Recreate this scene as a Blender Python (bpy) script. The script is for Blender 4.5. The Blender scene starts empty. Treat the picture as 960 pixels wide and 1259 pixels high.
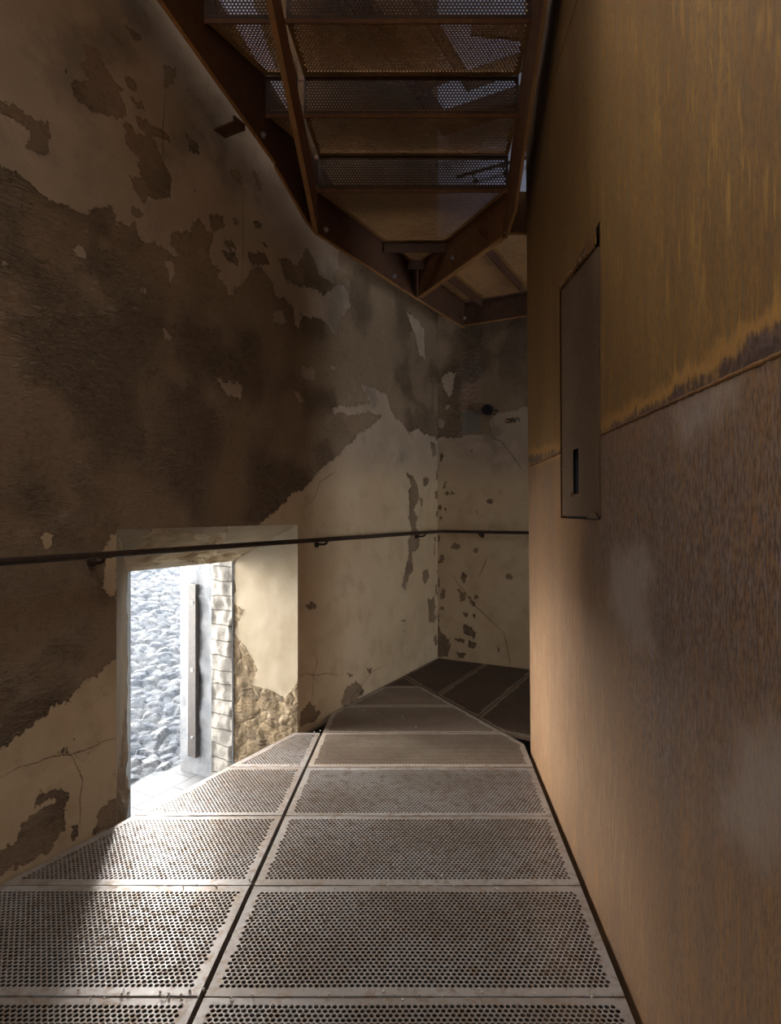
import bpy, bmesh, math, random
import numpy as np
from mathutils import Vector, noise as mnoise

random.seed(7)
rng = np.random.default_rng(11)
COL = bpy.context.scene.collection
F, CX, CY, CAMH = 750.0, 480.0, 629.5, 1.2

# ------------------------------------------------------------------ frames
C0 = np.array([0.389, 5.03])                 # plan position of the room corner
D = np.array([0.4751, 0.8799])               # along the left wall, away from the camera
M = np.array([0.8799, -0.4751])              # along the end wall, into the room
def room(S, q, z):                           # S: from corner towards camera, q: off the left wall into the room
    p = C0 - S * D + q * M
    return (p[0], p[1], z)
def to_sq(x, y):
    v = np.array([x, y]) - C0
    return -float(v @ D), float(v @ M)

class Plane:
    """plane with origin o, axes U, V (metres); px() gives the plane coordinates a reference point falls on"""
    def __init__(s, o, U, V):
        s.o = np.array(o, float); s.U = np.array(U, float); s.V = np.array(V, float)
        s.N = np.cross(s.U, s.V)
    def px(s, x, y):
        d = np.array([(x - CX) / F, 1.0, (CY - y) / F]); c = np.array([0, 0, CAMH])
        t = ((s.o - c) @ s.N) / (d @ s.N)
        p = c + t * d - s.o
        return (p @ s.U, p @ s.V)
    def at(s, u, v, n=0.0):
        return s.o + np.multiply.outer(u, s.U) + np.multiply.outer(v, s.V) + np.multiply.outer(n, s.N)

# ------------------------------------------------------------------ object helpers
def setp(o, label=None, cat=None, group=None, kind=None):
    for k, v in (('label', label), ('category', cat), ('group', group), ('kind', kind)):
        if v: o[k] = v
    return o
def link(name, me, mat=None, parent=None):
    o = bpy.data.objects.new(name, me); COL.objects.link(o)
    if mat is not None and me is not None: me.materials.append(mat)
    if parent is not None: o.parent = parent
    return o
def empty(name, label, cat, group=None, kind=None):
    o = bpy.data.objects.new(name, None); COL.objects.link(o); o.empty_display_size = .1
    return setp(o, label, cat, group, kind)
def rebase(root, loc):
    """put the empty at the base of its thing while the parts keep their world places"""
    root.location = loc
    for c in root.children:
        if c.type == 'MESH':
            c.data.transform(__import__('mathutils').Matrix.Translation(-Vector(loc)))
            for g in c.children:
                if g.type == 'MESH': g.data.transform(__import__('mathutils').Matrix.Translation(-Vector(loc)))
def mesh_np(name, verts, faces, smooth=False):
    """faces: (n,k) int array or list of such arrays"""
    me = bpy.data.meshes.new(name)
    if not isinstance(faces, list): faces = [faces]
    faces = [np.asarray(f, np.int32) for f in faces if len(f)]
    verts = np.asarray(verts, np.float32)
    me.vertices.add(len(verts)); me.vertices.foreach_set('co', verts.ravel())
    loops = np.concatenate([f.ravel() for f in faces])
    tot = np.concatenate([np.full(len(f), f.shape[1], np.int32) for f in faces])
    start = np.concatenate([[0], np.cumsum(tot)[:-1]]).astype(np.int32)
    me.loops.add(len(loops)); me.loops.foreach_set('vertex_index', loops)
    me.polygons.add(len(tot)); me.polygons.foreach_set('loop_start', start)
    me.polygons.foreach_set('use_smooth', np.full(len(tot), smooth))
    me.update(calc_edges=True); me.validate()
    return me
class MB:
    """collects simple shapes and links them as one mesh object"""
    def __init__(s): s.v = []; s.f = []
    def add(s, vs, fs):
        b = len(s.v); s.v += [tuple(v) for v in vs]; s.f += [[b + i for i in f] for f in fs]
    def prism(s, pts, off):
        """closed polygon pts (3-D) swept by off"""
        n = len(pts); o = np.array(off)
        vs = [np.array(p) for p in pts] + [np.array(p) + o for p in pts]
        fs = [list(range(n))[::-1], list(range(n, 2 * n))] + [[i, (i + 1) % n, n + (i + 1) % n, n + i] for i in range(n)]
        s.add(vs, fs)
    def box(s, c, ax, ay, az):
        c, ax, ay, az = map(np.array, (c, ax, ay, az))
        p = [c - ax - ay - az, c + ax - ay - az, c + ax + ay - az, c - ax + ay - az]
        s.prism(p, 2 * az)
    def tube(s, pts, r, n=12, cap=True):
        pts = [np.array(p, float) for p in pts]; rings = []
        for i, p in enumerate(pts):
            t = pts[min(i + 1, len(pts) - 1)] - pts[max(i - 1, 0)]; t /= np.linalg.norm(t)
            a = np.cross(t, [0, 0, 1]); 
            if np.linalg.norm(a) < .1: a = np.cross(t, [1, 0, 0])
            a /= np.linalg.norm(a); b = np.cross(t, a)
            rr = r[i] if isinstance(r, (list, tuple)) else r
            rings.append([p + rr * (math.cos(2 * math.pi * k / n) * a + math.sin(2 * math.pi * k / n) * b) for k in range(n)])
        fs = []
        for i in range(len(pts) - 1):
            for k in range(n): fs.append([i * n + k, i * n + (k + 1) % n, (i + 1) * n + (k + 1) % n, (i + 1) * n + k])
        if cap: fs += [list(range(n))[::-1], list(range((len(pts) - 1) * n, len(pts) * n))]
        s.add([v for r_ in rings for v in r_], fs)
    def build(s, name, mat, parent=None, bevel=0, smooth=False):
        me = bpy.data.meshes.new(name); me.from_pydata([tuple(map(float, v)) for v in s.v], [], s.f)
        bm = bmesh.new(); bm.from_mesh(me); bmesh.ops.recalc_face_normals(bm, faces=bm.faces)
        if bevel: bmesh.ops.bevel(bm, geom=bm.edges[:], offset=bevel, segments=1, affect='EDGES', clamp_overlap=True)
        bm.to_mesh(me); bm.free()
        for p in me.polygons: p.use_smooth = smooth
        return link(name, me, mat, parent)

# ------------------------------------------------------------------ signed distances
def sdf_poly(P, poly):
    poly = np.array(poly, float); n = len(poly); d = np.full(len(P), 1e9); ins = np.zeros(len(P), bool)
    for i in range(n):
        a, b = poly[i], poly[(i + 1) % n]; e = b - a; w = P - a
        t = np.clip((w @ e) / (e @ e + 1e-12), 0, 1)
        d = np.minimum(d, np.linalg.norm(w - t[:, None] * e, axis=1))
        c = (a[1] > P[:, 1]) != (b[1] > P[:, 1])
        with np.errstate(divide='ignore', invalid='ignore'):
            xi = a[0] + (P[:, 1] - a[1]) * (b[0] - a[0]) / (b[1] - a[1])
        ins ^= c & (P[:, 0] < xi)
    return np.where(ins, d, -d)
def sdf_union(P, polys):
    d = np.full(len(P), -1e3)
    for p in polys: d = np.maximum(d, sdf_poly(P, p))
    return d
def crack_field(P, lines, width=.0016):
    best = np.full(len(P), 1e9); sd = np.full(len(P), 1.0); w_ = np.zeros(len(P))
    for ln in lines:
        ln = np.array(ln, float); L = 0; tot = np.linalg.norm(np.diff(ln, axis=0), axis=1).sum()
        for a, b in zip(ln[:-1], ln[1:]):
            e = b - a; le = np.linalg.norm(e); w = P - a; t = (w @ e) / (le * le)
            tc = np.clip(t, 0, 1); dist = np.linalg.norm(w - tc[:, None] * e, axis=1)
            side = (e[0] * w[:, 1] - e[1] * w[:, 0]) / le
            pos = (L + tc * le) / tot
            m = dist < best
            sd = np.where(m, np.sign(side + 1e-9) * dist, sd)
            w_ = np.where(m, np.where(dist < .035, width * np.sin(np.pi * np.clip(pos, .04, .96)) ** .4, 0), w_)
            best = np.where(m, dist, best); L += le
    return sd, w_
def add_attr(me, name, arr):
    a = me.attributes.new(name, 'FLOAT', 'POINT'); a.data.foreach_set('value', np.asarray(arr, np.float32))
def Z(pts, ox, oy, s):                       # points read in an enlarged crop -> frame pixels
    return [(ox + x * s, oy + y * s) for x, y in pts]

def fbm(P, scale, octaves=3, seed=0):
    out = np.zeros(len(P)); amp = 1
    for o in range(octaves):
        f = scale * 2 ** o
        out += amp * np.array([mnoise.noise(Vector((float(p[0]) * f + seed, float(p[1]) * f, float(p[2]) * f if len(p) > 2 else seed * .7))) for p in P]); amp *= .5
    return out

# ------------------------------------------------------------------ node helpers
class NT:
    def __init__(s, name):
        s.m = bpy.data.materials.new(name); s.m.use_nodes = True; s.t = s.m.node_tree
        s.t.nodes.clear(); s.out = s.n('ShaderNodeOutputMaterial')
    def n(s, typ, **kw):
        nd = s.t.nodes.new(typ)
        for k, v in kw.items(): setattr(nd, k, v)
        return nd
    def lk(s, a, b): s.t.links.new(a, b)
    def put(s, sock, v):
        if hasattr(v, 'is_output') or isinstance(v, bpy.types.NodeSocket): s.lk(v, sock)
        elif v is not None: sock.default_value = v
    def math(s, op, a, b=None, c=None, clamp=False):
        nd = s.n('ShaderNodeMath', operation=op, use_clamp=clamp)
        for i, v in enumerate((a, b, c)):
            if v is not None: s.put(nd.inputs[i], v)
        return nd.outputs[0]
    def coord(s, scale=(1, 1, 1), rot=(0, 0, 0)):
        if not hasattr(s, 'tc'): s.tc = s.n('ShaderNodeTexCoord')
        mp = s.n('ShaderNodeMapping'); mp.inputs['Scale'].default_value = scale; mp.inputs['Rotation'].default_value = rot
        s.lk(s.tc.outputs['Object'], mp.inputs[0]); return mp.outputs[0]
    def noise(s, vec, scale, detail=4, rough=.55, dist=0):
        nd = s.n('ShaderNodeTexNoise'); s.lk(vec, nd.inputs['Vector'])
        nd.inputs['Scale'].default_value = scale; nd.inputs['Detail'].default_value = detail
        nd.inputs['Roughness'].default_value = rough; nd.inputs['Distortion'].default_value = dist
        return nd.outputs[0]
    def voro(s, vec, scale, feature='F1', out=0):
        nd = s.n('ShaderNodeTexVoronoi', feature=feature); s.lk(vec, nd.inputs['Vector']); nd.inputs['Scale'].default_value = scale
        return nd.outputs[out]
    def ramp(s, v, lo, hi, a=0.0, b=1.0, smooth=True):
        nd = s.n('ShaderNodeMapRange', interpolation_type='SMOOTHSTEP' if smooth else 'LINEAR')
        s.put(nd.inputs[0], v)
        for i, x in enumerate((lo, hi, a, b)): s.put(nd.inputs[1 + i], x)
        return nd.outputs[0]
    def mix(s, f, a, b, mode='MIX'):
        nd = s.n('ShaderNodeMix', data_type='RGBA', blend_type=mode)
        s.put(nd.inputs[0], f)
        s.put(nd.inputs[6], (*a, 1) if isinstance(a, tuple) else a); s.put(nd.inputs[7], (*b, 1) if isinstance(b, tuple) else b)
        return nd.outputs[2]
    def attr(s, name):
        nd = s.n('ShaderNodeAttribute', attribute_name=name); return nd.outputs['Fac']
    def finish(s, col, rough=.8, height=None, dist=1.0, strength=1.0, spec=.3, metal=0.0):
        b = s.n('ShaderNodeBsdfPrincipled')
        s.put(b.inputs['Base Color'], (*col, 1) if isinstance(col, tuple) else col)
        s.put(b.inputs['Roughness'], rough); b.inputs['Specular IOR Level'].default_value = spec; s.put(b.inputs['Metallic'], metal)
        if height is not None:
            bp = s.n('ShaderNodeBump'); bp.inputs['Distance'].default_value = dist; bp.inputs['Strength'].default_value = strength
            s.put(bp.inputs['Height'], height); s.lk(bp.outputs[0], b.inputs['Normal'])
        s.lk(b.outputs[0], s.out.inputs[0]); return s.m

def mat_plaster():
    t = NT('old_plaster'); v = t.coord()
    n1 = t.noise(v, 14, 5, .6); n2 = t.noise(v, 55, 4, .6)
    wob = t.math('ADD', t.math('MULTIPLY', t.math('SUBTRACT', n1, .5), .075), t.math('MULTIPLY', t.math('SUBTRACT', n2, .5), .05))
    sd = t.math('ADD', t.attr('pale'), wob)
    pit = t.math('MAXIMUM', t.ramp(t.noise(v, 11, 6, .7), .685, .69), t.ramp(t.noise(v, 34, 3, .6), .735, .74))                                  # small chips anywhere in the pale coat
    pale = t.math('MULTIPLY', t.ramp(sd, -.0012, .0012), t.math('SUBTRACT', 1, pit))
    big = t.noise(v, 1.6, 5, .6); mid = t.noise(v, 7, 5, .6); fine = t.noise(v, 120, 4, .7)
    cp = t.mix(t.ramp(big, .35, .65), (.45, .352, .235), (.50, .41, .295))
    cp = t.mix(t.ramp(mid, .45, .75), cp, (.40, .315, .21))
    sz = t.n('ShaderNodeSeparateXYZ'); t.lk(v, sz.inputs[0])
    upper_mix = t.ramp(t.math('ADD', sz.outputs[2], t.math('MULTIPLY', big, .5)), 1.55, 1.95)            # the upper pale coat is mixed greyer
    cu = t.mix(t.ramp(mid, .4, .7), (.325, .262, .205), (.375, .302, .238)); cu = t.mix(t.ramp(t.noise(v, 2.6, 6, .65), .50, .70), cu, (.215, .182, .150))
    cp = t.mix(upper_mix, cp, cu); cp = t.mix(t.ramp(sz.outputs[2], 3.3, 3.5), cp, (.46, .53, .74))  # bluish skylight glow painted into the wall colour high up
    cd = t.mix(t.ramp(big, .38, .62), (.215, .157, .108), (.240, .180, .126))
    cd = t.mix(t.math('MULTIPLY', t.ramp(mid, .50, .72), .5), cd, (.285, .225, .172))
    cd = t.mix(t.math('MULTIPLY', t.ramp(n2, .5, .75), .5), cd, (.105, .070, .045))
    rg = t.noise(t.coord((9, 9, 20)), 3.2, 5, .65, 1.2)
    cd = t.mix(t.math('MULTIPLY', t.math('MULTIPLY', t.ramp(rg, .54, .60), t.ramp(t.noise(v, 2.3, 3), .46, .62)), .45), cd, (.10, .070, .048))  # ridge hollows darkened in colour where the bump shows no shade
    shell = t.math('MULTIPLY', t.ramp(sd, -.012, -.002), .45)                       # darker rim along the break
    cd = t.mix(shell, cd, (.14, .10, .07))
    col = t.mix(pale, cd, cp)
    g = t.ramp(t.math('ADD', t.attr('mortar'), wob), -.004, .006)
    col = t.mix(t.math('MULTIPLY', g, .8), col, (.17, .165, .165))
    rr = t.ramp(t.math('ADD', t.attr('bare'), wob), -.01, .01)                      # exposed reddish brick and limewash streaks
    col = t.mix(t.math('MULTIPLY', rr, .7), col, t.mix(t.ramp(t.noise(t.coord((5, 5, 14)), 6, 3), .42, .6), (.24, .15, .11), (.33, .28, .24)))
    cr = t.math('ABSOLUTE', t.math('ADD', t.attr('crack_d'), t.math('MULTIPLY', t.math('SUBTRACT', n2, .5), .012)))
    crack = t.math('MULTIPLY', t.math('LESS_THAN', cr, t.attr('crack_w')), 1.0)
    fine_cr = t.math('MULTIPLY', t.ramp(t.voro(v, 2.2, 'DISTANCE_TO_EDGE'), .0, .004, 1, 0), t.ramp(mid, .5, .62))
    col = t.mix(t.math('MULTIPLY', crack, .8), col, (.06, .04, .028))
    col = t.mix(t.math('MULTIPLY', fine_cr, .35), col, (.12, .085, .06))
    col = t.mix(t.ramp(sz.outputs[2], -.03, -.06), col, (.03, .024, .02))          # wall below the deck painted near-black for the shade under the floor
    # relief: pale coat stands proud, brown coat is rough
    rough_area = t.ramp(t.noise(v, 2.3, 3), .46, .62)
    ridge = t.noise(t.coord((9, 9, 20)), 3.2, 5, .65, 1.2)
    h = t.math('MULTIPLY', pale, .0035)
    h = t.math('ADD', h, t.math('MULTIPLY', t.math('MULTIPLY', ridge, t.math('SUBTRACT', 1, pale)), t.math('ADD', .007, t.math('MULTIPLY', rough_area, .036))))
    h = t.math('ADD', h, t.math('MULTIPLY', t.noise(v, 5, 4, .5), .006))
    h = t.math('ADD', h, t.math('MULTIPLY', fine, .0006))
    h = t.math('SUBTRACT', h, t.math('MULTIPLY', crack, .004))
    return t.finish(col, .9, h, 1.0, 1.0, .15)

def mat_rubble(name, a, b, c, scale=9):
    t = NT(name); v = t.coord()
    w = t.n('ShaderNodeMix', data_type='VECTOR'); w.inputs[0].default_value = .06
    ns = t.n('ShaderNodeTexNoise'); t.lk(v, ns.inputs['Vector']); ns.inputs['Scale'].default_value = 9
    t.lk(v, w.inputs[4]); t.lk(ns.outputs['Color'], w.inputs[5]); vv = w.outputs[1]
    mp2 = t.n('ShaderNodeMapping'); mp2.inputs['Scale'].default_value = (1, 1, 1.7); t.lk(vv, mp2.inputs[0]); vv = mp2.outputs[0]
    e = t.voro(vv, scale, 'DISTANCE_TO_EDGE'); cell = t.voro(vv, scale, 'F1', 1)
    sep = t.n('ShaderNodeSeparateColor'); t.lk(cell, sep.inputs[0])
    col = t.mix(sep.outputs[0], a, b); col = t.mix(t.ramp(t.noise(v, 18, 5), .5, .75), col, c)
    pale = t.ramp(t.math('ADD', t.attr('pale'), t.math('MULTIPLY', t.math('SUBTRACT', t.noise(v, 40, 4), .5), .02)), -.002, .002)
    pc = t.mix(t.ramp(t.noise(v, 5, 5), .35, .65), (.265, .218, .150), (.32, .268, .195))
    col = t.mix(pale, col, pc)
    h = t.math('ADD', t.math('MULTIPLY', t.ramp(e, 0, .2), .010), t.math('MULTIPLY', t.noise(t.coord((1, 1, 1.5)), 22, 6, .7), .034))
    h = t.math('MULTIPLY', h, t.math('SUBTRACT', 1, pale))
    h = t.math('ADD', h, t.math('MULTIPLY', pale, .018)); h = t.math('ADD', h, t.math('MULTIPLY', t.noise(v, 4, 3), .004))
    return t.finish(col, .9, h, 1.0, 1.0, .15)

def mat_plain(name, a, b, scale=12, rough=.8, bump=.002, spec=.3, metal=0.0, stretch=(1, 1, 1)):
    t = NT(name); v = t.coord(stretch); n = t.noise(v, scale, 5, .6)
    return t.finish(t.mix(t.ramp(n, .35, .65), a, b), rough, t.math('MULTIPLY', t.noise(v, scale * 4, 4, .6), bump), 1, 1, spec, metal)

def mat_corten(name, kind):
    """weathering steel: vertical rust runs, spots, stains and a painted lit patch given by attributes"""
    t = NT(name); v = t.coord(); st = t.coord((75, 75, 9)); st2 = t.coord((210, 210, 50)); st3 = t.coord((9, 9, .7))
    a = t.noise(st, 1, 5, .62); b = t.noise(st2, 1, 4, .65); c = t.noise(st3, 1, 4, .55); g = t.noise(v, 240, 3, .7)
    big = t.noise(v, 1.3, 4, .55)
    if kind == 'upper':
        col = t.mix(t.ramp(c, .35, .65), (.180, .088, .024), (.222, .115, .030))
        col = t.mix(t.math('MULTIPLY', t.ramp(b, .42, .62), .75), col, (.115, .066, .028))
        col = t.mix(t.math('MULTIPLY', t.ramp(a, .50, .68), .45), col, (.40, .225, .050))
        col = t.mix(t.math('MULTIPLY', t.ramp(a, .50, .30), .4), col, (.105, .072, .036))
    else:
        col = t.mix(t.ramp(c, .35, .65), (.245, .130, .056), (.185, .108, .060))
        col = t.mix(t.math('MULTIPLY', t.ramp(b, .45, .62), .7), col, (.115, .066, .036))
        col = t.mix(t.math('MULTIPLY', t.ramp(a, .52, .66), .55), col, (.36, .185, .060))
        gz = t.ramp(t.math('ADD', t.attr('grey'), t.math('MULTIPLY', t.math('SUBTRACT', big, .5), .5)), -.28, .28)
        blu = t.math('MULTIPLY', gz, t.ramp(t.noise(t.coord((110, 110, 20)), 1, 5, .7), .44, .60))
        col = t.mix(t.math('MULTIPLY', blu, .75), col, (.225, .190, .190))
        col = t.mix(t.math('MULTIPLY', t.math('MULTIPLY', gz, t.ramp(b, .40, .62)), .8), col, (.078, .046, .032))
        wob = t.math('MULTIPLY', t.math('SUBTRACT', t.noise(v, 16, 4), .5), .10)
        sm = t.ramp(t.math('ADD', t.attr('smear'), wob), -.05, .05)
        col = t.mix(t.math('MULTIPLY', sm, .5), col, (.40, .33, .28))
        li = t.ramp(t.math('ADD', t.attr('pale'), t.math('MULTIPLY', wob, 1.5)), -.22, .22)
        col = t.mix(t.math('MULTIPLY', li, .38), col, t.mix(t.ramp(a, .45, .55), (.36, .20, .095), (.50, .34, .22)))  # pool of window light painted into the lower plate colour
    wob2 = t.math('ADD', t.math('MULTIPLY', t.math('SUBTRACT', t.noise(v, 14, 5, .7), .5), .09), t.math('MULTIPLY', t.math('SUBTRACT', a, .5), .06))
    sc = t.ramp(t.math('ADD', t.attr('stain'), wob2), -.022, .004)
    col = t.mix(t.math('MULTIPLY', sc, .85), col, t.mix(t.ramp(t.noise(v, 60, 4), .45, .6), (.040, .024, .024), (.10, .062, .055)))
    rim = t.math('MULTIPLY', t.ramp(t.math('ADD', t.attr('stain'), wob2), -.055, -.02), t.math('SUBTRACT', 1, sc))
    col = t.mix(t.math('MULTIPLY', rim, .55), col, (.46, .235, .060))
    col = t.mix(t.math('MULTIPLY', t.ramp(g, .55, .75), .35), col, (.09, .055, .035))
    h = t.math('ADD', t.math('MULTIPLY', b, .0012), t.math('MULTIPLY', g, .0006)); h = t.math('ADD', h, t.math('MULTIPLY', t.noise(v, 1.1, 2), .012))
    return t.finish(col, t.ramp(a, .3, .7, .5, .72), h, 1, .8, .35)

def mat_rust(name, a, b, c, rough=.6, spec=.4, scale=30):
    t = NT(name); v = t.coord(); n = t.noise(v, scale, 5, .65); m = t.noise(v, 3, 4); g = t.noise(v, 300, 3, .7)
    col = t.mix(t.ramp(m, .4, .6), a, b); col = t.mix(t.math('MULTIPLY', t.ramp(n, .48, .68), .6), col, c)
    return t.finish(col, rough, t.math('ADD', t.math('MULTIPLY', n, .0012), t.math('MULTIPLY', g, .0005)), 1, .7, spec)

def mat_tiles():
    t = NT('sill_tiles'); v = t.coord()
    br = t.n('ShaderNodeTexBrick'); t.lk(t.coord((1, 1, 1), (0, 0, math.radians(-61.6))), br.inputs['Vector'])
    br.inputs['Scale'].default_value = 1.0; br.inputs['Brick Width'].default_value = .28; br.inputs['Row Height'].default_value = .14
    br.inputs['Mortar Size'].default_value = .004; br.inputs['Color1'].default_value = (.125, .127, .132, 1); br.inputs['Color2'].default_value = (.105, .107, .115, 1)
    br.inputs['Mortar'].default_value = (.045, .05, .062, 1)
    col = t.mix(t.math('MULTIPLY', t.noise(v, 12, 4), .3), br.outputs['Color'], (.12, .12, .125))
    return t.finish(col, .7, t.math('MULTIPLY', br.outputs['Fac'], -.003), 1, 1)

def mat_quoin():
    t = NT('limewashed_brick'); v = t.coord()
    sx = t.n('ShaderNodeSeparateXYZ'); t.lk(v, sx.inputs[0])
    z = t.math('ADD', sx.outputs[2], t.math('MULTIPLY', t.math('SUBTRACT', t.noise(v, 8, 3), .5), .03))
    row = t.math('ABSOLUTE', t.math('SUBTRACT', t.math('FRACT', t.math('DIVIDE', z, .088)), .5))
    mort = t.ramp(row, .455, .49)
    col = t.mix(t.noise(v, 14, 5), (.34, .325, .295), (.26, .24, .21))
    col = t.mix(t.math('MULTIPLY', mort, .6), col, (.12, .105, .09))
    col = t.mix(t.ramp(t.noise(v, 30, 4, .7), .66, .70), col, (.16, .12, .09))
    h = t.math('ADD', t.math('MULTIPLY', mort, -.008), t.math('MULTIPLY', t.noise(v, 40, 5, .6), .008))
    return t.finish(col, .9, h, 1, 1, .1)

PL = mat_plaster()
RB = mat_rubble('reveal_rubble', (.235, .175, .105), (.165, .122, .078), (.30, .245, .17), 11)
RBL = mat_rubble('reveal_stone_pale', (.33, .25, .17), (.24, .19, .14), (.38, .31, .22), 7)
CU = mat_corten('weathered_steel_upper', 'upper')
CL = mat_corten('weathered_steel_lower', 'lower')
HATCH = mat_rust('hatch_steel', (.100, .060, .032), (.120, .074, .040), (.175, .105, .055), .55, .35, 60)
STAIR = mat_rust('stair_rust', (.135, .060, .030), (.165, .075, .034), (.25, .12, .045), .65, .35)
STAIR_E = mat_rust('stair_edge_highlight', (.30, .155, .055), (.36, .19, .07), (.20, .10, .04), .6, .4)  # lighter copy of the stair rust, painted edge highlight
STAIR_D = mat_rust('stair_rust_dark', (.070, .034, .022), (.085, .042, .026), (.13, .06, .03), .65, .35)
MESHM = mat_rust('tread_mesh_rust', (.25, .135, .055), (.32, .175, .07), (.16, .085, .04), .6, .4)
RISER = mat_rust('riser_mesh_rust_shaded', (.055, .032, .025), (.07, .04, .03), (.10, .055, .035), .6, .4)  # tread mesh again, darkened for the shade on the risers
WELD = mat_rust('weld_rust', (.12, .060, .025), (.20, .10, .035), (.06, .035, .025), .8, .2, 90)
RAIL = mat_rust('handrail_steel', (.020, .014, .012), (.030, .019, .014), (.07, .04, .025), .5, .35)
BLACK = mat_plain('black_fitting', (.015, .016, .02), (.03, .03, .035), 30, .5, .0005, .5)
MATTE = mat_plain('matte_black', (.012, .013, .016), (.02, .02, .024), 30, .85, .0005, .2)
DARK = mat_plain('dark_void', (.02, .016, .013), (.03, .024, .018), 3, .9)
GREYSTEEL = mat_plain('grey_steel_bar', (.075, .070, .068), (.10, .085, .075), 30, .5, .0006, .5)
GALV = mat_plain('galvanised', (.45, .47, .5), (.55, .57, .6), 20, .35, .0003, .6, .7)
WHITEW = mat_plain('whitewash', (.215, .228, .245), (.27, .274, .28), 14, .9, .004, .1)
SILLM = mat_tiles(); QUOIN = mat_quoin()
ROOF = mat_plain('roof_boards', (.12, .09, .07), (.16, .12, .09), 6, .9)
LETTER = mat_plain('black_paint', (.012, .011, .012), (.02, .018, .02), 30, .6, .0002)

def mat_floor(name='floor_mesh_steel', worn=0.0):
    t = NT(name); v = t.coord(); m = t.noise(v, 2.2, 5, .6); n = t.noise(v, 26, 5, .7); g = t.noise(v, 180, 3, .7)
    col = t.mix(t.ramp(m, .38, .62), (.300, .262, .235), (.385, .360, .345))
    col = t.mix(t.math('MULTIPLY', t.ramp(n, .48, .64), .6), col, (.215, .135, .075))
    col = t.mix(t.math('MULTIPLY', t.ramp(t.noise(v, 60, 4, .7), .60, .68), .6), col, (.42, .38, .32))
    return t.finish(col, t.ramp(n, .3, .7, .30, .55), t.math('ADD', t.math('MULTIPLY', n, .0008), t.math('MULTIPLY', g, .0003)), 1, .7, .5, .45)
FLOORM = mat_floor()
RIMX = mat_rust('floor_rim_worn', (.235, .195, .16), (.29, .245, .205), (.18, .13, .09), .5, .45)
RIM = mat_rust('floor_rim_rubbed', (.115, .084, .060), (.15, .112, .08), (.09, .06, .04), .55, .4)  # far copy of the rim, darkened along with the shaded sheets
FLOORX = mat_rust('floor_mesh_brown_shaded', (.160, .122, .095), (.200, .158, .125), (.17, .105, .065), .55, .4)  # browner copy of the floor steel, darkened as daylight falls off
FLOORD = mat_rust('floor_mesh_rusty_shaded', (.050, .032, .022), (.065, .040, .028), (.11, .07, .045), .6, .35)  # rusty far copy, shade of the back corner put into its colour

def mat_stone():
    t = NT('outdoor_rubble'); v = t.coord(); 
    col = t.mix(t.ramp(t.noise(v, 9, 5, .65), .35, .65), (.160, .178, .205), (.24, .25, .26))
    h = t.math('MULTIPLY', t.noise(v, 24, 6, .7), .03)
    return t.finish(col, .95, h, 1, 1, .1)
STONE = mat_stone()

# ------------------------------------------------------------------ grid surfaces with attributes
def axis(a, b, step, keys=()):
    ks = sorted({a, b, *[k for k in keys if a < k < b]}); out = []
    for p, q in zip(ks[:-1], ks[1:]):
        n = max(1, int(math.ceil((q - p) / step))); out += list(np.linspace(p, q, n + 1)[:-1])
    return np.array(out + [b])
def grid_mesh(name, pl, us, vs, hole=None, attrs=None, mat=None, parent=None, amp=0.0, nscale=2.0):
    Ug, Vg = np.meshgrid(us, vs); P2 = np.stack([Ug.ravel(), Vg.ravel()], 1)
    P = pl.at(P2[:, 0], P2[:, 1])
    if amp:
        nz = fbm(P, nscale, 2) * amp
        if hole is not None:                # keep the rims of openings true
            for hl in (hole if isinstance(hole, list) else [hole]):
                dd = np.maximum(np.maximum(hl[0] - P2[:, 0], P2[:, 0] - hl[1]), np.maximum(hl[2] - P2[:, 1], P2[:, 1] - hl[3]))
                nz *= np.clip(dd / .08, 0, 1)
        nz *= np.clip((P2[:, 0] - us[0]) / .05, 0, 1)
        P = P + nz[:, None] * pl.N
    nu = len(us); nv = len(vs)
    i, j = np.meshgrid(np.arange(nu - 1), np.arange(nv - 1)); i = i.ravel(); j = j.ravel()
    keep = np.ones(len(i), bool)
    if hole is not None:
        uc = (us[i] + us[i + 1]) / 2; vc = (vs[j] + vs[j + 1]) / 2
        for hl in (hole if isinstance(hole, list) else [hole]):
            keep &= ~((uc > hl[0]) & (uc < hl[1]) & (vc > hl[2]) & (vc < hl[3]))
    i, j = i[keep], j[keep]
    f = np.stack([j * nu + i, j * nu + i + 1, (j + 1) * nu + i + 1, (j + 1) * nu + i], 1)
    me = mesh_np(name, P, f, smooth=True)
    if attrs:
        for k, a in attrs(P2, P).items(): add_attr(me, k, a)
    return link(name, me, mat, parent)

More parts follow.
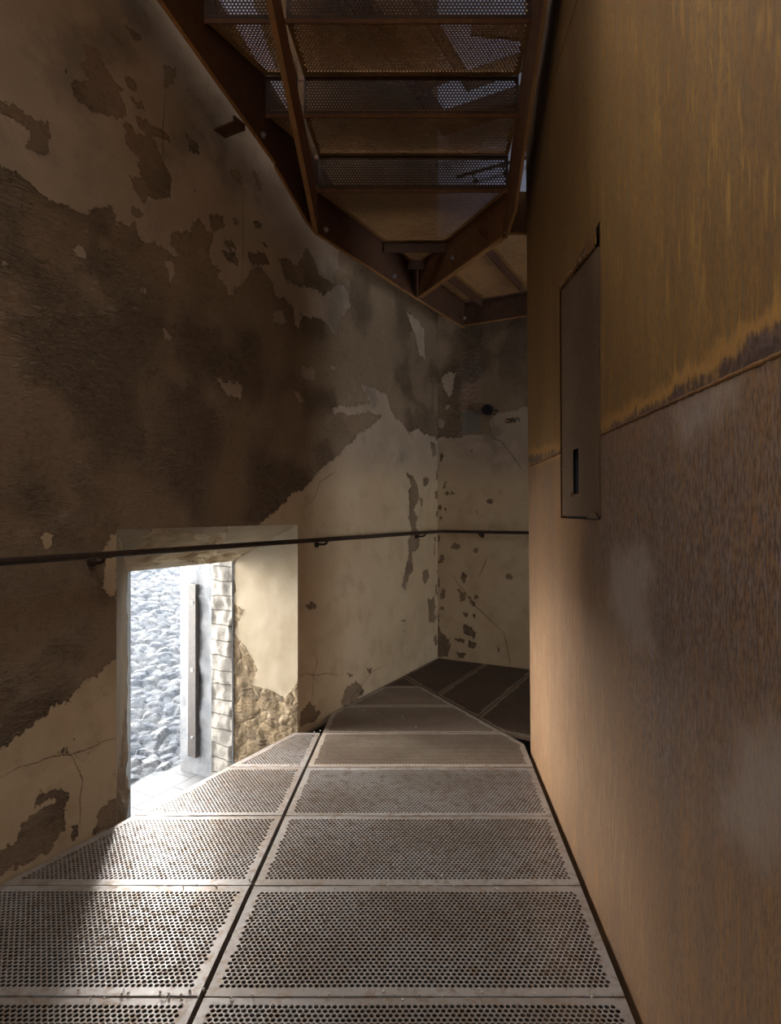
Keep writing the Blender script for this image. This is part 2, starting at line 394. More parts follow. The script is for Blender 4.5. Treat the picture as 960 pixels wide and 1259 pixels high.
# =================================================================== LEFT WALL
# plane coordinates: u = S (from the corner towards the camera), v = height
LW = Plane((C0[0], C0[1], 0), (-D[0], -D[1], 0), (0, 0, 1))
LW.N = -LW.N if (LW.N @ np.array([M[0], M[1], 0])) < 0 else LW.N
SA = LW.px(143, 650)[0]; SB = LW.px(366, 650)[0]        # inner edges of the embrasure
ZT = 1.2 - .068; ZS = -.40; ZW = -.035
print('embrasure', SA, SB)
def unp(pl, polys): return [[pl.px(x, y) for x, y in p] for p in polys]
pale_up = [(-80, 150), (0, 198), (17, 212), (44, 229), (70, 248), (87, 254), (108, 266), (117, 252), (140, 254), (144, 276), (168, 274), (171, 293), (190, 301), (217, 314), (210, 296), (211, 282), (233, 283), (242, 267), (251, 279), (262, 290), (255, 308), (261, 325), (271, 328), (267, 334), (283, 363), (290, 352), (301, 349), (307, 333), (322, 330), (335, 349), (338, 364), (351, 367), (363, 380), (361, 396), (368, 405), (372, 389), (385, 388), (397, 396), (405, 399), (407, 411), (415, 419), (415, 405), (419, 392), (430, 377), (429, 361), (422, 350), (413, 352), (397, 364), (385, 353), (376, 355), (351, 346), (344, 321), (354, 317), (366, 327), (376, 305), (385, 317), (391, 339), (410, 349), (410, 333), (416, 327), (420, 300), (400, 240), (330, 60), (260, -160), (60, -420), (-80, -700)]
za = lambda p: Z(p, 0, 0, .3178); zb = lambda p: Z(p, 0, 200, .2917); zc = lambda p: Z(p, 260, 180, .3125)
zd = lambda p: Z(p, 360, 480, .3333); ze = lambda p: Z(p, 0, 800, .2384); zf = lambda p: Z(p, 0, 640, .2083)
dark_on_pale = [
    za([(320, 175), (350, 175), (385, 210), (400, 260), (440, 310), (465, 350), (485, 440), (470, 470), (430, 465), (380, 435), (330, 410), (285, 370), (275, 330), (290, 305), (315, 320), (350, 305), (330, 270), (305, 245), (345, 240), (325, 205)]),
    za([(470, 470), (500, 470), (520, 520), (600, 540), (640, 640), (665, 690), (660, 775), (600, 770), (575, 755), (560, 800), (500, 690), (495, 670), (555, 690), (520, 640), (545, 620), (500, 580), (480, 520)]),
    za([(510, 450), (545, 465), (665, 525), (665, 550), (610, 535), (575, 530), (530, 500)]),
    za([(-60, 340), (0, 375), (40, 400), (80, 410), (130, 460), (180, 470), (200, 510), (190, 570), (165, 590), (120, 580), (95, 545), (130, 525), (100, 490), (40, 450), (0, 430), (-60, 400)]),
    za([(480, 295), (520, 320), (525, 350), (485, 325)]), za([(505, 380), (560, 400), (570, 440), (520, 415)]),
    za([(425, 125), (470, 160), (480, 185), (430, 150)]), za([(475, 90), (540, 140), (560, 165), (520, 155)]),
    za([(725, 520), (770, 550), (765, 590), (735, 580)]), za([(625, 240), (675, 270), (680, 310), (640, 350)]),
    za([(885, 655), (930, 660), (935, 700), (900, 690)]), za([(515, 795), (555, 825), (540, 840), (515, 815)]),
    zc([(160, 90), (190, 110), (200, 180), (175, 150)]), zc([(0, 270), (50, 275), (60, 310), (20, 335), (0, 330)]),
    zc([(90, 280), (112, 290), (105, 308), (90, 300)]), zc([(170, 285), (205, 300), (190, 325), (170, 305)]),
    zc([(50, 370), (90, 378), (102, 405), (60, 402)]), zc([(40, 410), (100, 430), (112, 470), (70, 458)]),
    zc([(145, 420), (200, 418), (235, 455), (230, 472), (150, 452)]), zc([(195, 370), (225, 388), (215, 410)]),
    zd([(420, 310), (440, 310), (460, 360), (465, 400), (445, 440), (460, 470), (455, 500), (470, 530), (470, 575), (440, 600), (445, 660), (430, 690), (415, 735), (405, 725), (415, 660), (430, 600), (425, 560), (440, 520), (425, 470), (430, 420), (425, 370), (435, 350)]),
    zd([(480, 670), (500, 655), (505, 690), (490, 712), (480, 700)]), zd([(175, 1140), (200, 1090), (240, 1075), (270, 1110), (230, 1145), (180, 1170)]),
    zd([(45, 795), (70, 783), (86, 800), (60, 812)]), zd([(398, 850), (414, 845), (412, 862)]), zd([(508, 190), (527, 195), (528, 235), (515, 245)]),
    zd([(268, 1030), (292, 1022), (286, 1044)]), zd([(198, 1045), (226, 1048), (210, 1063)]), zd([(25, 1190), (60, 1150), (100, 1190), (80, 1220), (30, 1240)]),
    zd([(498, 765), (522, 778), (527, 855), (503, 855)]), zd([(478, 322), (506, 325), (497, 347), (480, 352)]), zd([(468, 395), (482, 398), (476, 432)]),
    ze([(190, 760), (230, 715), (295, 700), (345, 745), (345, 790), (325, 830), (335, 880), (330, 930), (290, 980), (245, 1040), (100, 1110), (20, 1150), (-80, 1190), (-40, 1080), (40, 1010), (110, 920), (150, 860), (200, 825), (250, 800), (300, 785), (310, 765), (255, 755), (200, 800), (185, 800)]),
    ze([(500, 830), (560, 780), (600, 765), (612, 900), (560, 930), (480, 945), (500, 890), (490, 840)]), ze([(375, 910), (400, 903), (402, 960), (375, 992), (366, 950)]),
    ze([(305, 535), (338, 488), (372, 462), (348, 510), (362, 538)]), ze([(428, 520), (455, 503), (482, 493), (466, 532), (440, 538)]),
]
pale_specks = [
    zb([(286, 370), (320, 363), (350, 350), (370, 387), (320, 390)]), zb([(688, 422), (716, 418), (734, 440), (716, 502), (703, 460)]),
    zb([(596, 510), (620, 530), (620, 564), (600, 552)]), zb([(697, 712), (727, 735), (722, 757), (697, 737)]), zb([(3, 418), (30, 410), (47, 430), (20, 440)]),
    zc([(22, 913), (55, 933), (105, 930), (120, 960), (90, 992), (60, 982)]), zc([(347, 866), (407, 873), (410, 917), (385, 924), (353, 907)]),
    zc([(238, 648), (280, 643), (300, 690), (275, 707), (243, 692)]), zc([(323, 943), (347, 975), (372, 1007), (350, 1008), (328, 970)]),
    zc([(765, 655), (800, 680), (830, 720), (838, 832), (815, 822), (800, 740), (780, 700)]), zc([(466, 858), (486, 868), (480, 892)]),
    zf([(228, 100), (265, 56), (318, 90), (300, 163), (263, 142)]), zf([(690, 50), (640, 98), (610, 160), (625, 230), (605, 400), (640, 452), (690, 470)]),
]
pale_low = [
    [(360, 608), (380, 595), (395, 577), (420, 555), (443, 533), (463, 520), (468, 512), (455, 506), (432, 509), (412, 508), (409, 501), (430, 499), (447, 496), (457, 499), (448, 482), (443, 473), (456, 476), (476, 486), (481, 505), (487, 516), (495, 520), (502, 532), (510, 527), (522, 534), (537, 538), (560, 540), (560, 950), (300, 1000), (300, 660), (330, 636), (346, 622)],
    [(-80, 985), (0, 921), (12, 917), (34, 897), (62, 873), (85, 857), (105, 838), (122, 826), (142, 812), (200, 770), (200, 1300), (-80, 1300)],
]
cracks_l = [ze([(20, 645), (90, 605), (180, 580), (260, 545), (365, 535), (470, 500), (540, 465), (600, 450)]), ze([(365, 540), (400, 610), (425, 670), (410, 760), (415, 880)]),
            zd([(20, 1055), (50, 1045), (80, 1052), (120, 1043), (165, 1050)]), zd([(75, 960), (90, 1000), (75, 1050), (70, 1150)]), zd([(155, 300), (100, 340), (85, 390), (50, 425)]),
            zd([(205, 1150), (290, 1040), (340, 1010)]), zc([(125, 200), (130, 330), (122, 480)]), za([(640, 350), (630, 500), (632, 640), (650, 700)])]
def corner_bits(sgn=1):
    r = random.Random(5 if sgn > 0 else 9); out = []
    z = 0.15
    while z < 2.7:
        u = r.uniform(-.01, .07); w = r.uniform(.012, .035); h = r.uniform(.015, .06)
        out.append([(u - w, z - h), (u + w * .6, z - h * .8), (u + w, z + h * .4), (u - w * .3, z + h)]); z += r.uniform(.07, .2)
    return out
def lw_attrs(P2, P):
    pale = sdf_union(P2, unp(LW, [pale_up] + pale_low))
    pale = np.minimum(pale, -sdf_union(P2, unp(LW, dark_on_pale) + corner_bits()))
    pale = np.maximum(pale, sdf_union(P2, unp(LW, pale_specks)))
    pale = np.where(P2[:, 0] > 4.6, .4 * np.sin(P2[:, 0] * 1.3 + 2 * np.sin(P2[:, 1])), pale)
    cd, cw = crack_field(P2, unp(LW, cracks_l), .0018)
    z = np.full(len(P2), -1.0)
    return {'pale': pale, 'mortar': z, 'bare': z, 'crack_d': cd, 'crack_w': cw}
W2 = (3.75, 4.75, 2.85, 3.75); W3 = (1.3, 2.8, 4.6, 6.0)    # unseen openings added to light the core and the end wall
TOP = 6.4
us = np.concatenate([axis(0, 3.6, .016, (SB, SA, W3[0], W3[1])), axis(3.6, 8, .1, (W2[0], W2[1]))[1:]])
vs = np.concatenate([axis(-1.2, -.1, .1, (ZS,)), axis(-.1, 3.4, .016, (ZW, ZT, W2[2]))[1:], axis(3.4, TOP, .2, (W2[3], W3[2], W3[3]))[1:]])
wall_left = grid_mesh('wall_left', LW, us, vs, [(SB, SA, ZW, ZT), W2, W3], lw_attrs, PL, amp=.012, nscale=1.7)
setp(wall_left, kind='structure')

# =================================================================== END WALL
BW = Plane((C0[0], C0[1], 0), (M[0], M[1], 0), (0, 0, 1))
if BW.N @ np.array([-D[0], -D[1], 0]) < 0: BW.N = -BW.N
zg = lambda p: Z(p, 530, 380, .143); zh = lambda p: Z(p, 530, 600, .2063)
bw_pale = [[(530, 541)] + zg([(50, 1110), (150, 1100), (250, 1107), (330, 1087), (500, 1075), (505, 950), (580, 895), (700, 870), (800, 845)]) + [(700, 490), (700, 950), (530, 950)],
           zg([(88, 590), (150, 528), (203, 560), (197, 700), (160, 742), (108, 690)]), zg([(60, 930), (130, 960), (120, 1030), (60, 1020)]), zg([(140, 800), (165, 830), (140, 880), (125, 850)])]
bw_dark = [zh([(118, 352), (145, 312), (180, 360), (125, 368)]), zh([(255, 362), (275, 365), (270, 382), (257, 380)]), zh([(340, 70), (368, 68), (362, 88), (345, 86)]),
           zh([(448, 525), (470, 513), (492, 530), (470, 543)]), zh([(163, 608), (202, 622), (207, 668), (172, 673)]), zh([(223, 648), (262, 680), (252, 703), (228, 686)]),
           zh([(188, 498), (207, 520), (195, 562), (173, 530)]), zh([(193, 806), (237, 828), (273, 880), (257, 903), (203, 872)]), zh([(137, 888), (202, 903), (192, 923), (143, 907)]),
           zh([(222, 903), (273, 930), (252, 963), (228, 942)]), zh([(30, 780), (60, 860), (112, 900), (102, 1005), (30, 1005)]), zh([(128, 972), (205, 988), (180, 1014)]),
           zh([(262, 640), (275, 650), (270, 668)]), zh([(400, 20), (418, 15), (412, 42)]), zh([(80, 125), (98, 115), (86, 150)]), zh([(40, 110), (60, 118), (50, 148)]),
           zh([(80, 25), (140, 22), (138, 34), (90, 38)]), zh([(255, 755), (272, 760), (262, 778)]), zh([(190, 745), (215, 742), (205, 770)]), zh([(395, 940), (408, 950), (400, 975)])]
bw_mortar = [zg([(255, 465), (340, 450), (432, 452), (436, 575), (350, 565), (262, 560)]), zg([(255, 885), (330, 870), (425, 880), (432, 1065), (270, 1070)])]
bw_bare = [zg([(250, 380), (420, 335), (435, 870), (250, 880)])]
bw_cr = [zg([(508, 1040), (530, 1110), (610, 1140), (650, 1200), (700, 1260), (790, 1390)]), zh([(125, 520), (160, 570), (200, 620), (260, 700), (340, 775), (430, 860)]), zh([(430, 860), (445, 920), (460, 980), (470, 1060)]),
         zh([(330, 420), (300, 500), (285, 525)])]
def bw_attrs(P2, P):
    pale = np.minimum(sdf_union(P2, unp(BW, bw_pale)), -sdf_union(P2, unp(BW, bw_dark) + corner_bits(-1))); pale = np.where(P2[:, 1] > 3.3, .2, pale)  # top of the wall set pale to carry the painted blue glow
    cd, cw = crack_field(P2, unp(BW, bw_cr), .0028)
    return {'pale': pale, 'mortar': sdf_union(P2, unp(BW, bw_mortar)), 'bare': sdf_union(P2, unp(BW, bw_bare)), 'crack_d': cd, 'crack_w': cw}
us = np.concatenate([axis(0, 1.3, .012), axis(1.3, 3.4, .3)[1:]]); vs = np.concatenate([axis(-1.2, -.1, .3), axis(-.1, 2.95, .012)[1:], axis(2.95, TOP, .2)[1:]])
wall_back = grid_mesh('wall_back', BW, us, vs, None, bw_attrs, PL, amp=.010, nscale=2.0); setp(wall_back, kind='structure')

# remaining shell
def shell_quad(name, pts, mat):
    me = mesh_np(name, pts, np.array([[0, 1, 2, 3]])); o = link(name, me, mat); setp(o, kind='structure')
    z = np.full(4, -1.0)
    for k in ('pale', 'mortar', 'bare', 'crack_d', 'crack_w'): add_attr(me, k, z if k != 'crack_w' else z * 0)
    return o
WR = Plane(room(0, 3.4, 0), (-D[0], -D[1], 0), (0, 0, 1)); R4 = (.60, 1.40, .35, 1.9)      # unseen opening added behind the core to light the far corner
SKY = (4.7, 7.5, .1, 3.1)                                                              # unseen roof opening added behind the viewer for ambient sky light
no_attr = lambda P2, P: {k: np.full(len(P2), 0. if k == 'crack_w' else -1.) for k in ('pale', 'mortar', 'bare', 'crack_d', 'crack_w')}
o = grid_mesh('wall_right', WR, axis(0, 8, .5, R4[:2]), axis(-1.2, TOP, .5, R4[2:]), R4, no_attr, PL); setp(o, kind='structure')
for nm, pl, h in (('window_4', None, R4),):
    mb = MB(); cs = [(h[0], h[2]), (h[1], h[2]), (h[1], h[3]), (h[0], h[3])]
    for a, b_ in zip(cs, cs[1:] + cs[:1]): mb.add([room(a[0], 3.4, a[1]), room(b_[0], 3.4, b_[1]), room(b_[0], 3.8, b_[1]), room(a[0], 3.8, a[1])], [[0, 1, 2, 3]])
    setp(mb.build(nm, WHITEW), kind='structure')
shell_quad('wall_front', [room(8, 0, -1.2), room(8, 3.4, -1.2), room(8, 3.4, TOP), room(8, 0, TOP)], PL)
RP = Plane(room(0, 0, TOP), (-D[0], -D[1], 0), (M[0], M[1], 0))
o = grid_mesh('ceiling', RP, axis(0, 8, .5, SKY[:2]), axis(0, 3.4, .5, SKY[2:]), SKY, no_attr, ROOF); setp(o, kind='structure')
shell_quad('floor', [room(-.3, -.3, -1.19), room(8.3, -.3, -1.19), room(8.3, 3.7, -1.19), room(-.3, 3.7, -1.19)], DARK)

# ------------------------------------------------------------------ embrasure of the window
def pt(S, t, z):  # t outwards through the wall
    return np.array(room(S, -t, z))
def patch(name, a, b, c, d, nu, nv, mat, polys, parent, amp=.006, seed=3, rag=None):
    """bilinear patch a-b-c-d; mask read where the patch is seen in the photograph"""
    u, v = np.meshgrid(np.linspace(0, 1, nu), np.linspace(0, 1, nv)); u = u.ravel()[:, None]; v = v.ravel()[:, None]
    P = (1 - u) * (1 - v) * a + u * (1 - v) * b + u * v * c + (1 - u) * v * d
    n = np.cross(b - a, d - a); n /= np.linalg.norm(n)
    nz = fbm(P, 9, 3, seed) * amp
    px = np.stack([CX + F * P[:, 0] / P[:, 1], CY - F * (P[:, 2] - CAMH) / P[:, 1]], 1)
    sd = sdf_union(px, polys) * P[:, 1] / F if polys else np.full(len(P), 1.0)
    broken = np.clip((.01 - sd) / .03, 0, 1)
    edge = np.minimum(np.clip(np.minimum(u[:, 0], 1 - u[:, 0]) * 12, 0, 1), np.clip(np.minimum(v[:, 0], 1 - v[:, 0]) * 12, 0, 1))
    nz = nz * (.4 + 3.2 * broken)
    if rag is not None:   # ragged free edge along u=1 (rag=1) or u=0 (rag=0)
        k = np.clip(1 - abs(u[:, 0] - rag) * 14, 0, 1); P = P + (k * fbm(np.stack([P[:, 2], P[:, 2] * 0, P[:, 2] * 0], 1), 7, 4, 5) * .018)[:, None] * np.append(D, 0)
    P = P + (nz * edge)[:, None] * n
    i, j = np.meshgrid(np.arange(nu - 1), np.arange(nv - 1)); i = i.ravel(); j = j.ravel()
    me = mesh_np(name, P, np.stack([j * nu + i, j * nu + i + 1, (j + 1) * nu + i + 1, (j + 1) * nu + i], 1), True)
    z = np.full(len(P), -1.0)
    for k, a_ in (('pale', sd), ('mortar', z), ('bare', z), ('crack_d', z), ('crack_w', z * 0)): add_attr(me, k, a_)
    return link(name, me, mat, parent)
TO = .47                                          # depth of the inner splay
SO = SA - .42                                     # outer left edge (splayed)
ZO = 1.2 - .289
A0, A1 = pt(SA, 0, ZS), pt(SA, 0, ZT); B0, B1 = pt(SB, 0, ZS), pt(SB, 0, ZT)
OA0, OA1 = pt(SO, TO, ZS), pt(SO, TO, ZO); OB0, OB1 = pt(SB, TO, ZS), pt(SB, TO, ZO)
zi = lambda p: Z(p, 100, 620, .3178)
soff_pale = [zi([(130, 95), (420, 80), (830, 74), (600, 222), (520, 215), (470, 235), (400, 215), (300, 240), (240, 235), (255, 205), (215, 180), (180, 195), (150, 120)])]
win = empty('window_1', None, None, kind='structure')
win['label'] = 'splayed low window opening in the left wall'
soff_pal2 = zi([(400, 262), (560, 240), (620, 215), (840, 74), (600, 90), (520, 150), (330, 190), (300, 250)])
patch('reveal_top', A1, B1, OB1, OA1, 70, 40, mat_rubble('reveal_soffit_coat', (.50, .40, .26), (.46, .37, .24), (.54, .45, .31), 5),
      [zi([(130, 90), (280, 92), (235, 125), (240, 150), (190, 175), (175, 200)]), zi([(580, 80), (840, 74), (700, 165), (640, 185), (520, 190), (560, 120)]),
       zi([(300, 100), (420, 84), (560, 80), (560, 110), (470, 118)]), zi([(350, 215), (440, 225), (500, 245), (440, 262), (200, 266), (260, 240)])], win, .008, 3)
patch('reveal_left', OA0, A0, A1, OA1, 30, 110, RBL, [zi([(120, 60), (200, 200), (196, 760), (165, 800), (150, 1000), (130, 1130), (100, 1100)])], win, .008, 8, rag=0)
patch('reveal_right', B0, OB0, OB1, B1, 60, 150, RB, [zi([(600, 215), (578, 270), (600, 310), (585, 380), (632, 410), (610, 450), (592, 500), (642, 560), (682, 640), (662, 700), (720, 715), (790, 752), (842, 680), (870, 400), (870, 40), (700, 80)])], win, .005, 12)
T1, T2 = .63, .90
def q4(name, pts, mat, n=(20, 60), seed=1, amp=.004):
    return patch(name, *[np.array(p) for p in pts], n[0], n[1], mat, [[(-1, -1), (-2, -1), (-2, -2)]], win, amp, seed)
q4('brick_quoin', [pt(SB + .012, TO, ZS), pt(SB + .012, T1, ZS), pt(SB + .012, T1, ZO + .3), pt(SB + .012, TO, ZO + .3)], QUOIN, (16, 90), 4, .008)
q4('outer_jamb', [pt(SB + .004, T1, ZS), pt(SB + .004, T2, ZS), pt(SB + .004, T2, ZO + .3), pt(SB + .004, T1, ZO + .3)], WHITEW, (16, 60), 5, .005)
q4('outer_jamb', [pt(SO - .02, TO, ZS), pt(SO + .1, T2, ZS), pt(SO + .1, T2, ZO + .3), pt(SO - .02, TO, ZO + .3)], WHITEW, (16, 60), 6, .003)
q4('outer_lintel', [pt(SO + .1, TO, ZO + .28), pt(SB, TO, ZO + .28), pt(SB, T2, ZO + .28), pt(SO + .1, T2, ZO + .28)], WHITEW, (20, 20), 7, .003)
q4('outer_lintel', [pt(SO + .1, TO, ZO), pt(SB - .03, TO, ZO), pt(SB - .03, TO, ZO + .29), pt(SO + .1, TO, ZO + .29)], WHITEW, (20, 20), 7, .003)
b = MB(); b.prism([pt(SA + .1, -.0, ZS - .1), pt(SB - .1, 0, ZS - .1), pt(SB - .1, 1.04, ZS - .1), pt(SO + .2, 1.04, ZS - .1)], (0, 0, .1))
b.build('window_sill', SILLM, win)

# outer faces so that daylight only enters through the openings
def outer():
    mb = MB(); t = .9
    def rect(s0, s1, z0, z1): mb.add([pt(s0, t, z0), pt(s1, t, z0), pt(s1, t, z1), pt(s0, t, z1)], [[0, 1, 2, 3]])
    S_, Z_ = [-1.2, SB, SO + .1, 9], [-1.2, ZS, ZO + .28, TOP + .2]
    rect(-1.2, W3[0], -1.2, TOP) if False else None
    cuts_s = sorted([-1.2, SB, SO + .1, W2[0], W2[1], W3[0], W3[1], 9]); cuts_z = sorted([-1.2, ZS, ZO + .28, W2[2], W2[3], W3[2], W3[3], TOP + .2])
    for a, b_ in zip(cuts_s[:-1], cuts_s[1:]):
        for c, d in zip(cuts_z[:-1], cuts_z[1:]):
            s, z = (a + b_) / 2, (c + d) / 2
            if any(h[0] < s < h[1] and h[2] < z < h[3] for h in ((SB, SO + .1, ZS, ZO + .28), W2, W3)): continue
            rect(a, b_, c, d)
    o = mb.build('wall_left_exterior', STONE); setp(o, kind='structure')
outer()
for k, w in ((2, W2), (3, W3)):
    mb = MB()
    for a, b_ in (((w[0], w[2]), (w[1], w[2])), ((w[1], w[2]), (w[1], w[3])), ((w[1], w[3]), (w[0], w[3])), ((w[0], w[3]), (w[0], w[2]))):
        mb.add([pt(a[0], 0, a[1]), pt(b_[0], 0, b_[1]), pt(b_[0], .9, b_[1]), pt(a[0], .9, a[1])], [[0, 1, 2, 3]])
    o = mb.build('window_%d' % k, WHITEW); setp(o, kind='structure')  # reveals of the two openings added for light

# steel bar on the outer jamb
bar = empty('steel_flat_bar', 'vertical dark grey steel bar bolted to the white outer jamb of the window', 'steel bar')
bs = SB + .02; t0, t1, zb0, zb1 = .735, .800, -.285, .762
mb = MB(); mb.prism([pt(bs - .012, t0, zb0), pt(bs - .012, t1, zb0), pt(bs + .018, t1, zb0), pt(bs + .018, t0, zb0)], (0, 0, zb1 - zb0)); mb.build('bar', GREYSTEEL, bar, bevel=.0015)
mb = MB(); mb.prism([pt(bs - .012, t1 + .001, zb0 + .01), pt(bs - .012, t1 + .012, zb0 + .01), pt(bs + .016, t1 + .012, zb0 + .01), pt(bs + .016, t1 + .001, zb0 + .01)], (0, 0, zb1 - zb0 - .01)); setp(mb.build('backing_strip', GALV, bar), 'thin bright strip behind the bar')
for z in (.655, .245, -.165):
    mb = MB(); c = pt(bs + .018, .762, z); e = -np.append(D, 0)
    mb.tube([c - .001 * e, c + .003 * e], .010, 16); mb.tube([c + .003 * e, c + .008 * e], .006, 6); mb.build('bolt', GALV, bar)
rebase(bar, tuple(pt(bs, .765, zb0)))

# rubble slope outside
ts = np.concatenate([np.linspace(.92, 3.35, 210), np.linspace(3.35, 9, 30)[1:]]); Sg = np.linspace(-3.2, 2.6, 330)
Tg, SS = np.meshgrid(ts, Sg); Tg = Tg.ravel(); SS = SS.ravel()
seeds = []
cw = .055; AS = 2.1; sx = np.arange(-6.7, 3.4, cw * AS); sy = np.arange(.8, 9.3, cw)
nx, ny = len(sx), len(sy); J = rng.uniform(-.42, .42, (nx, ny, 2)); H = rng.uniform(0, 1, (nx, ny)); TL = rng.normal(0, .8, (nx, ny, 2))
ix = np.clip(((SS + 6.7) / (cw * AS)).round().astype(int), 1, nx - 2); iy = np.clip(((Tg - .8) / cw).round().astype(int), 1, ny - 2)
f1 = np.full(len(SS), 9.); f2 = np.full(len(SS), 9.); hh = np.zeros(len(SS)); tl = np.zeros(len(SS))
for a in (-1, 0, 1):
    for b_ in (-1, 0, 1):
        jx, jy = ix + a, iy + b_
        dx = (SS - sx[jx]) / (cw * AS) - J[jx, jy, 0]; dy = (Tg - sy[jy]) / cw - J[jx, jy, 1]
        d = np.hypot(dx, dy); m = d < f1
        f2 = np.where(m, f1, np.minimum(f2, d)); hh = np.where(m, H[jx, jy], hh); tl = np.where(m, dx * TL[jx, jy, 0] + dy * TL[jx, jy, 1], tl); f1 = np.where(m, d, f1)
edge = np.clip((f2 - f1) / .35, 0, 1)
zz = -.43 + .51 * (np.minimum(Tg, 3.35) - 1.0) + .022 * np.sqrt(edge) + .03 * hh + .018 * tl
P = np.stack([C0[0] - SS * D[0] - Tg * M[0], C0[1] - SS * D[1] - Tg * M[1], zz], 1)
nt = len(ts); i, j = np.meshgrid(np.arange(nt - 1), np.arange(len(Sg) - 1)); i = i.ravel(); j = j.ravel()
sl = link('rubble_slope', mesh_np('rubble_slope', P, np.stack([j * nt + i, j * nt + i + 1, (j + 1) * nt + i + 1, (j + 1) * nt + i], 1)), STONE)
setp(sl, kind='structure')

# =================================================================== STEEL CORE (right)
LEAN = .0077
def drum_plan(y): return .500 + .0667 * y
SEAM, SEAM2, DTOP = 1.425, 2.90, 6.3
hd = np.array([.0667, 1.0]); hd /= np.linalg.norm(hd)
p0 = np.array([drum_plan(3.06), 3.06]); R = .13
path = [np.array([drum_plan(y), y]) for y in np.linspace(-1.9, 3.06, 270)]
a0 = math.atan2(hd[1], hd[0]); a1 = math.atan2(-.4751, .8799); cen = p0 + R * np.array([math.sin(a0), -math.cos(a0)])
for k in range(1, 15):
    a = a0 + (a1 - a0) * k / 14; path.append(cen + R * np.array([-math.sin(a), math.cos(a)]))
path += [path[-1] + np.array([.8799, -.4751]) * s for s in np.linspace(.1, .6, 4)]
path = np.array(path); nrm = []
DP = Plane((.5, 0, 0), (.0667 / np.hypot(1, .0667), 1 / np.hypot(1, .0667), 0), (0, 0, 1))   # u = distance along the face
def drum_surface(name, z0, z1, mat, holes, attrs, parent, step=.02):
    vs = axis(z0, z1, step, [h for hl in holes for h in hl[2:]])
    ys = path[:, 1].copy()
    pa = path
    Pv = []; 
    for z in vs:
        q = pa.copy(); q[:, 0] -= LEAN * z * np.clip((pa[:, 1] - 0) / 3, 0, 1)
        Pv.append(np.column_stack([q, np.full(len(q), z)]))
    P = np.concatenate(Pv); nu = len(pa); i, j = np.meshgrid(np.arange(nu - 1), np.arange(len(vs) - 1)); i = i.ravel(); j = j.ravel()
    keep = np.ones(len(i), bool); yc = (pa[i, 1] + pa[np.minimum(i + 1, nu - 1), 1]) / 2; zc = (vs[j] + vs[j + 1]) / 2
    for hl in holes: keep &= ~((i < 269) & (yc > hl[0]) & (yc < hl[1]) & (zc > hl[2]) & (zc < hl[3]))
    i, j = i[keep], j[keep]
    me = mesh_np(name, P, np.stack([j * nu + i, j * nu + i + 1, (j + 1) * nu + i + 1, (j + 1) * nu + i], 1), True)
    L = np.concatenate([[0], np.cumsum(np.linalg.norm(np.diff(path, axis=0), axis=1))]) - 1.9 * np.hypot(1, .0667)
    P2 = np.column_stack([np.tile(L, len(vs)), P[:, 2]])
    for k, a in attrs(P2).items(): add_attr(me, k, a)
    return link(name, me, mat, parent)
# snap path samples to the hatch edges
HY0, HY1 = 1.80, 2.297
for y in (HY0 - .024, HY1 + .022):
    k = int(np.argmin(abs(path[:270, 1] - y))); path[k] = (drum_plan(y), y)
HZ0, HZ1 = 1.186, 2.035
core = empty('steel_core', 'tall rusted weathering steel enclosure filling the right side', 'steel enclosure')
zk = lambda p: Z(p, 640, 260, .3333)
stain = [zk([(300, 822), (420, 765), (560, 705), (600, 655), (700, 600), (800, 545), (860, 480), (960, 430), (1200, 300), (1200, 440), (960, 548), (760, 632), (540, 728), (380, 795)]),
         zk([(20, 930), (40, 905), (70, 905), (165, 880), (165, 888), (60, 925)]), zk([(300, 822), (340, 790), (350, 805)])]
smear = [zk([(595, 770), (640, 700), (760, 645), (800, 655), (720, 720), (610, 810)]), Z([(235, 90), (310, 80), (330, 130), (310, 200), (330, 310), (270, 270), (230, 200)], 640, 640, .4916),
         Z([(570, 560), (651, 520), (700, 700), (600, 820), (520, 760), (515, 700)], 640, 640, .4916)]
grey = [[(740, 540), (960, 445), (1300, 300), (1300, 1000), (960, 960), (800, 900), (740, 700)]]
lit = [[(650, 760), (690, 700), (735, 760), (760, 900), (790, 1060), (800, 1200), (700, 1010), (650, 915)]]  # outline of the window light painted on the lower plate
def at_low(P2):
    g = lambda pl: sdf_union(P2, unp(DP, pl))
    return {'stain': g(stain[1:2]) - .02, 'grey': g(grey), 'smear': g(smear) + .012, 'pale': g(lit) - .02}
def at_up(P2):
    g = lambda pl: sdf_union(P2, unp(DP, pl)); z = np.full(len(P2), -1.)
    return {'stain': g(stain), 'grey': z, 'smear': z, 'pale': z}
drum_surface('lower_plate', -1.1, SEAM - .0015, CL, [(HY0 - .024, HY1 + .022, HZ0 - .009, HZ1 + .012)], at_low, core)
drum_surface('upper_plate', SEAM + .0015, SEAM2 - .001, CU, [(HY0 - .024, HY1 + .022, HZ0 - .009, HZ1 + .012)], at_up, core)
drum_surface('top_plate', SEAM2 + .001, DTOP, CU, [], lambda P2: {k: np.full(len(P2), -1.) for k in ('stain', 'grey', 'smear', 'pale')}, core, .2)
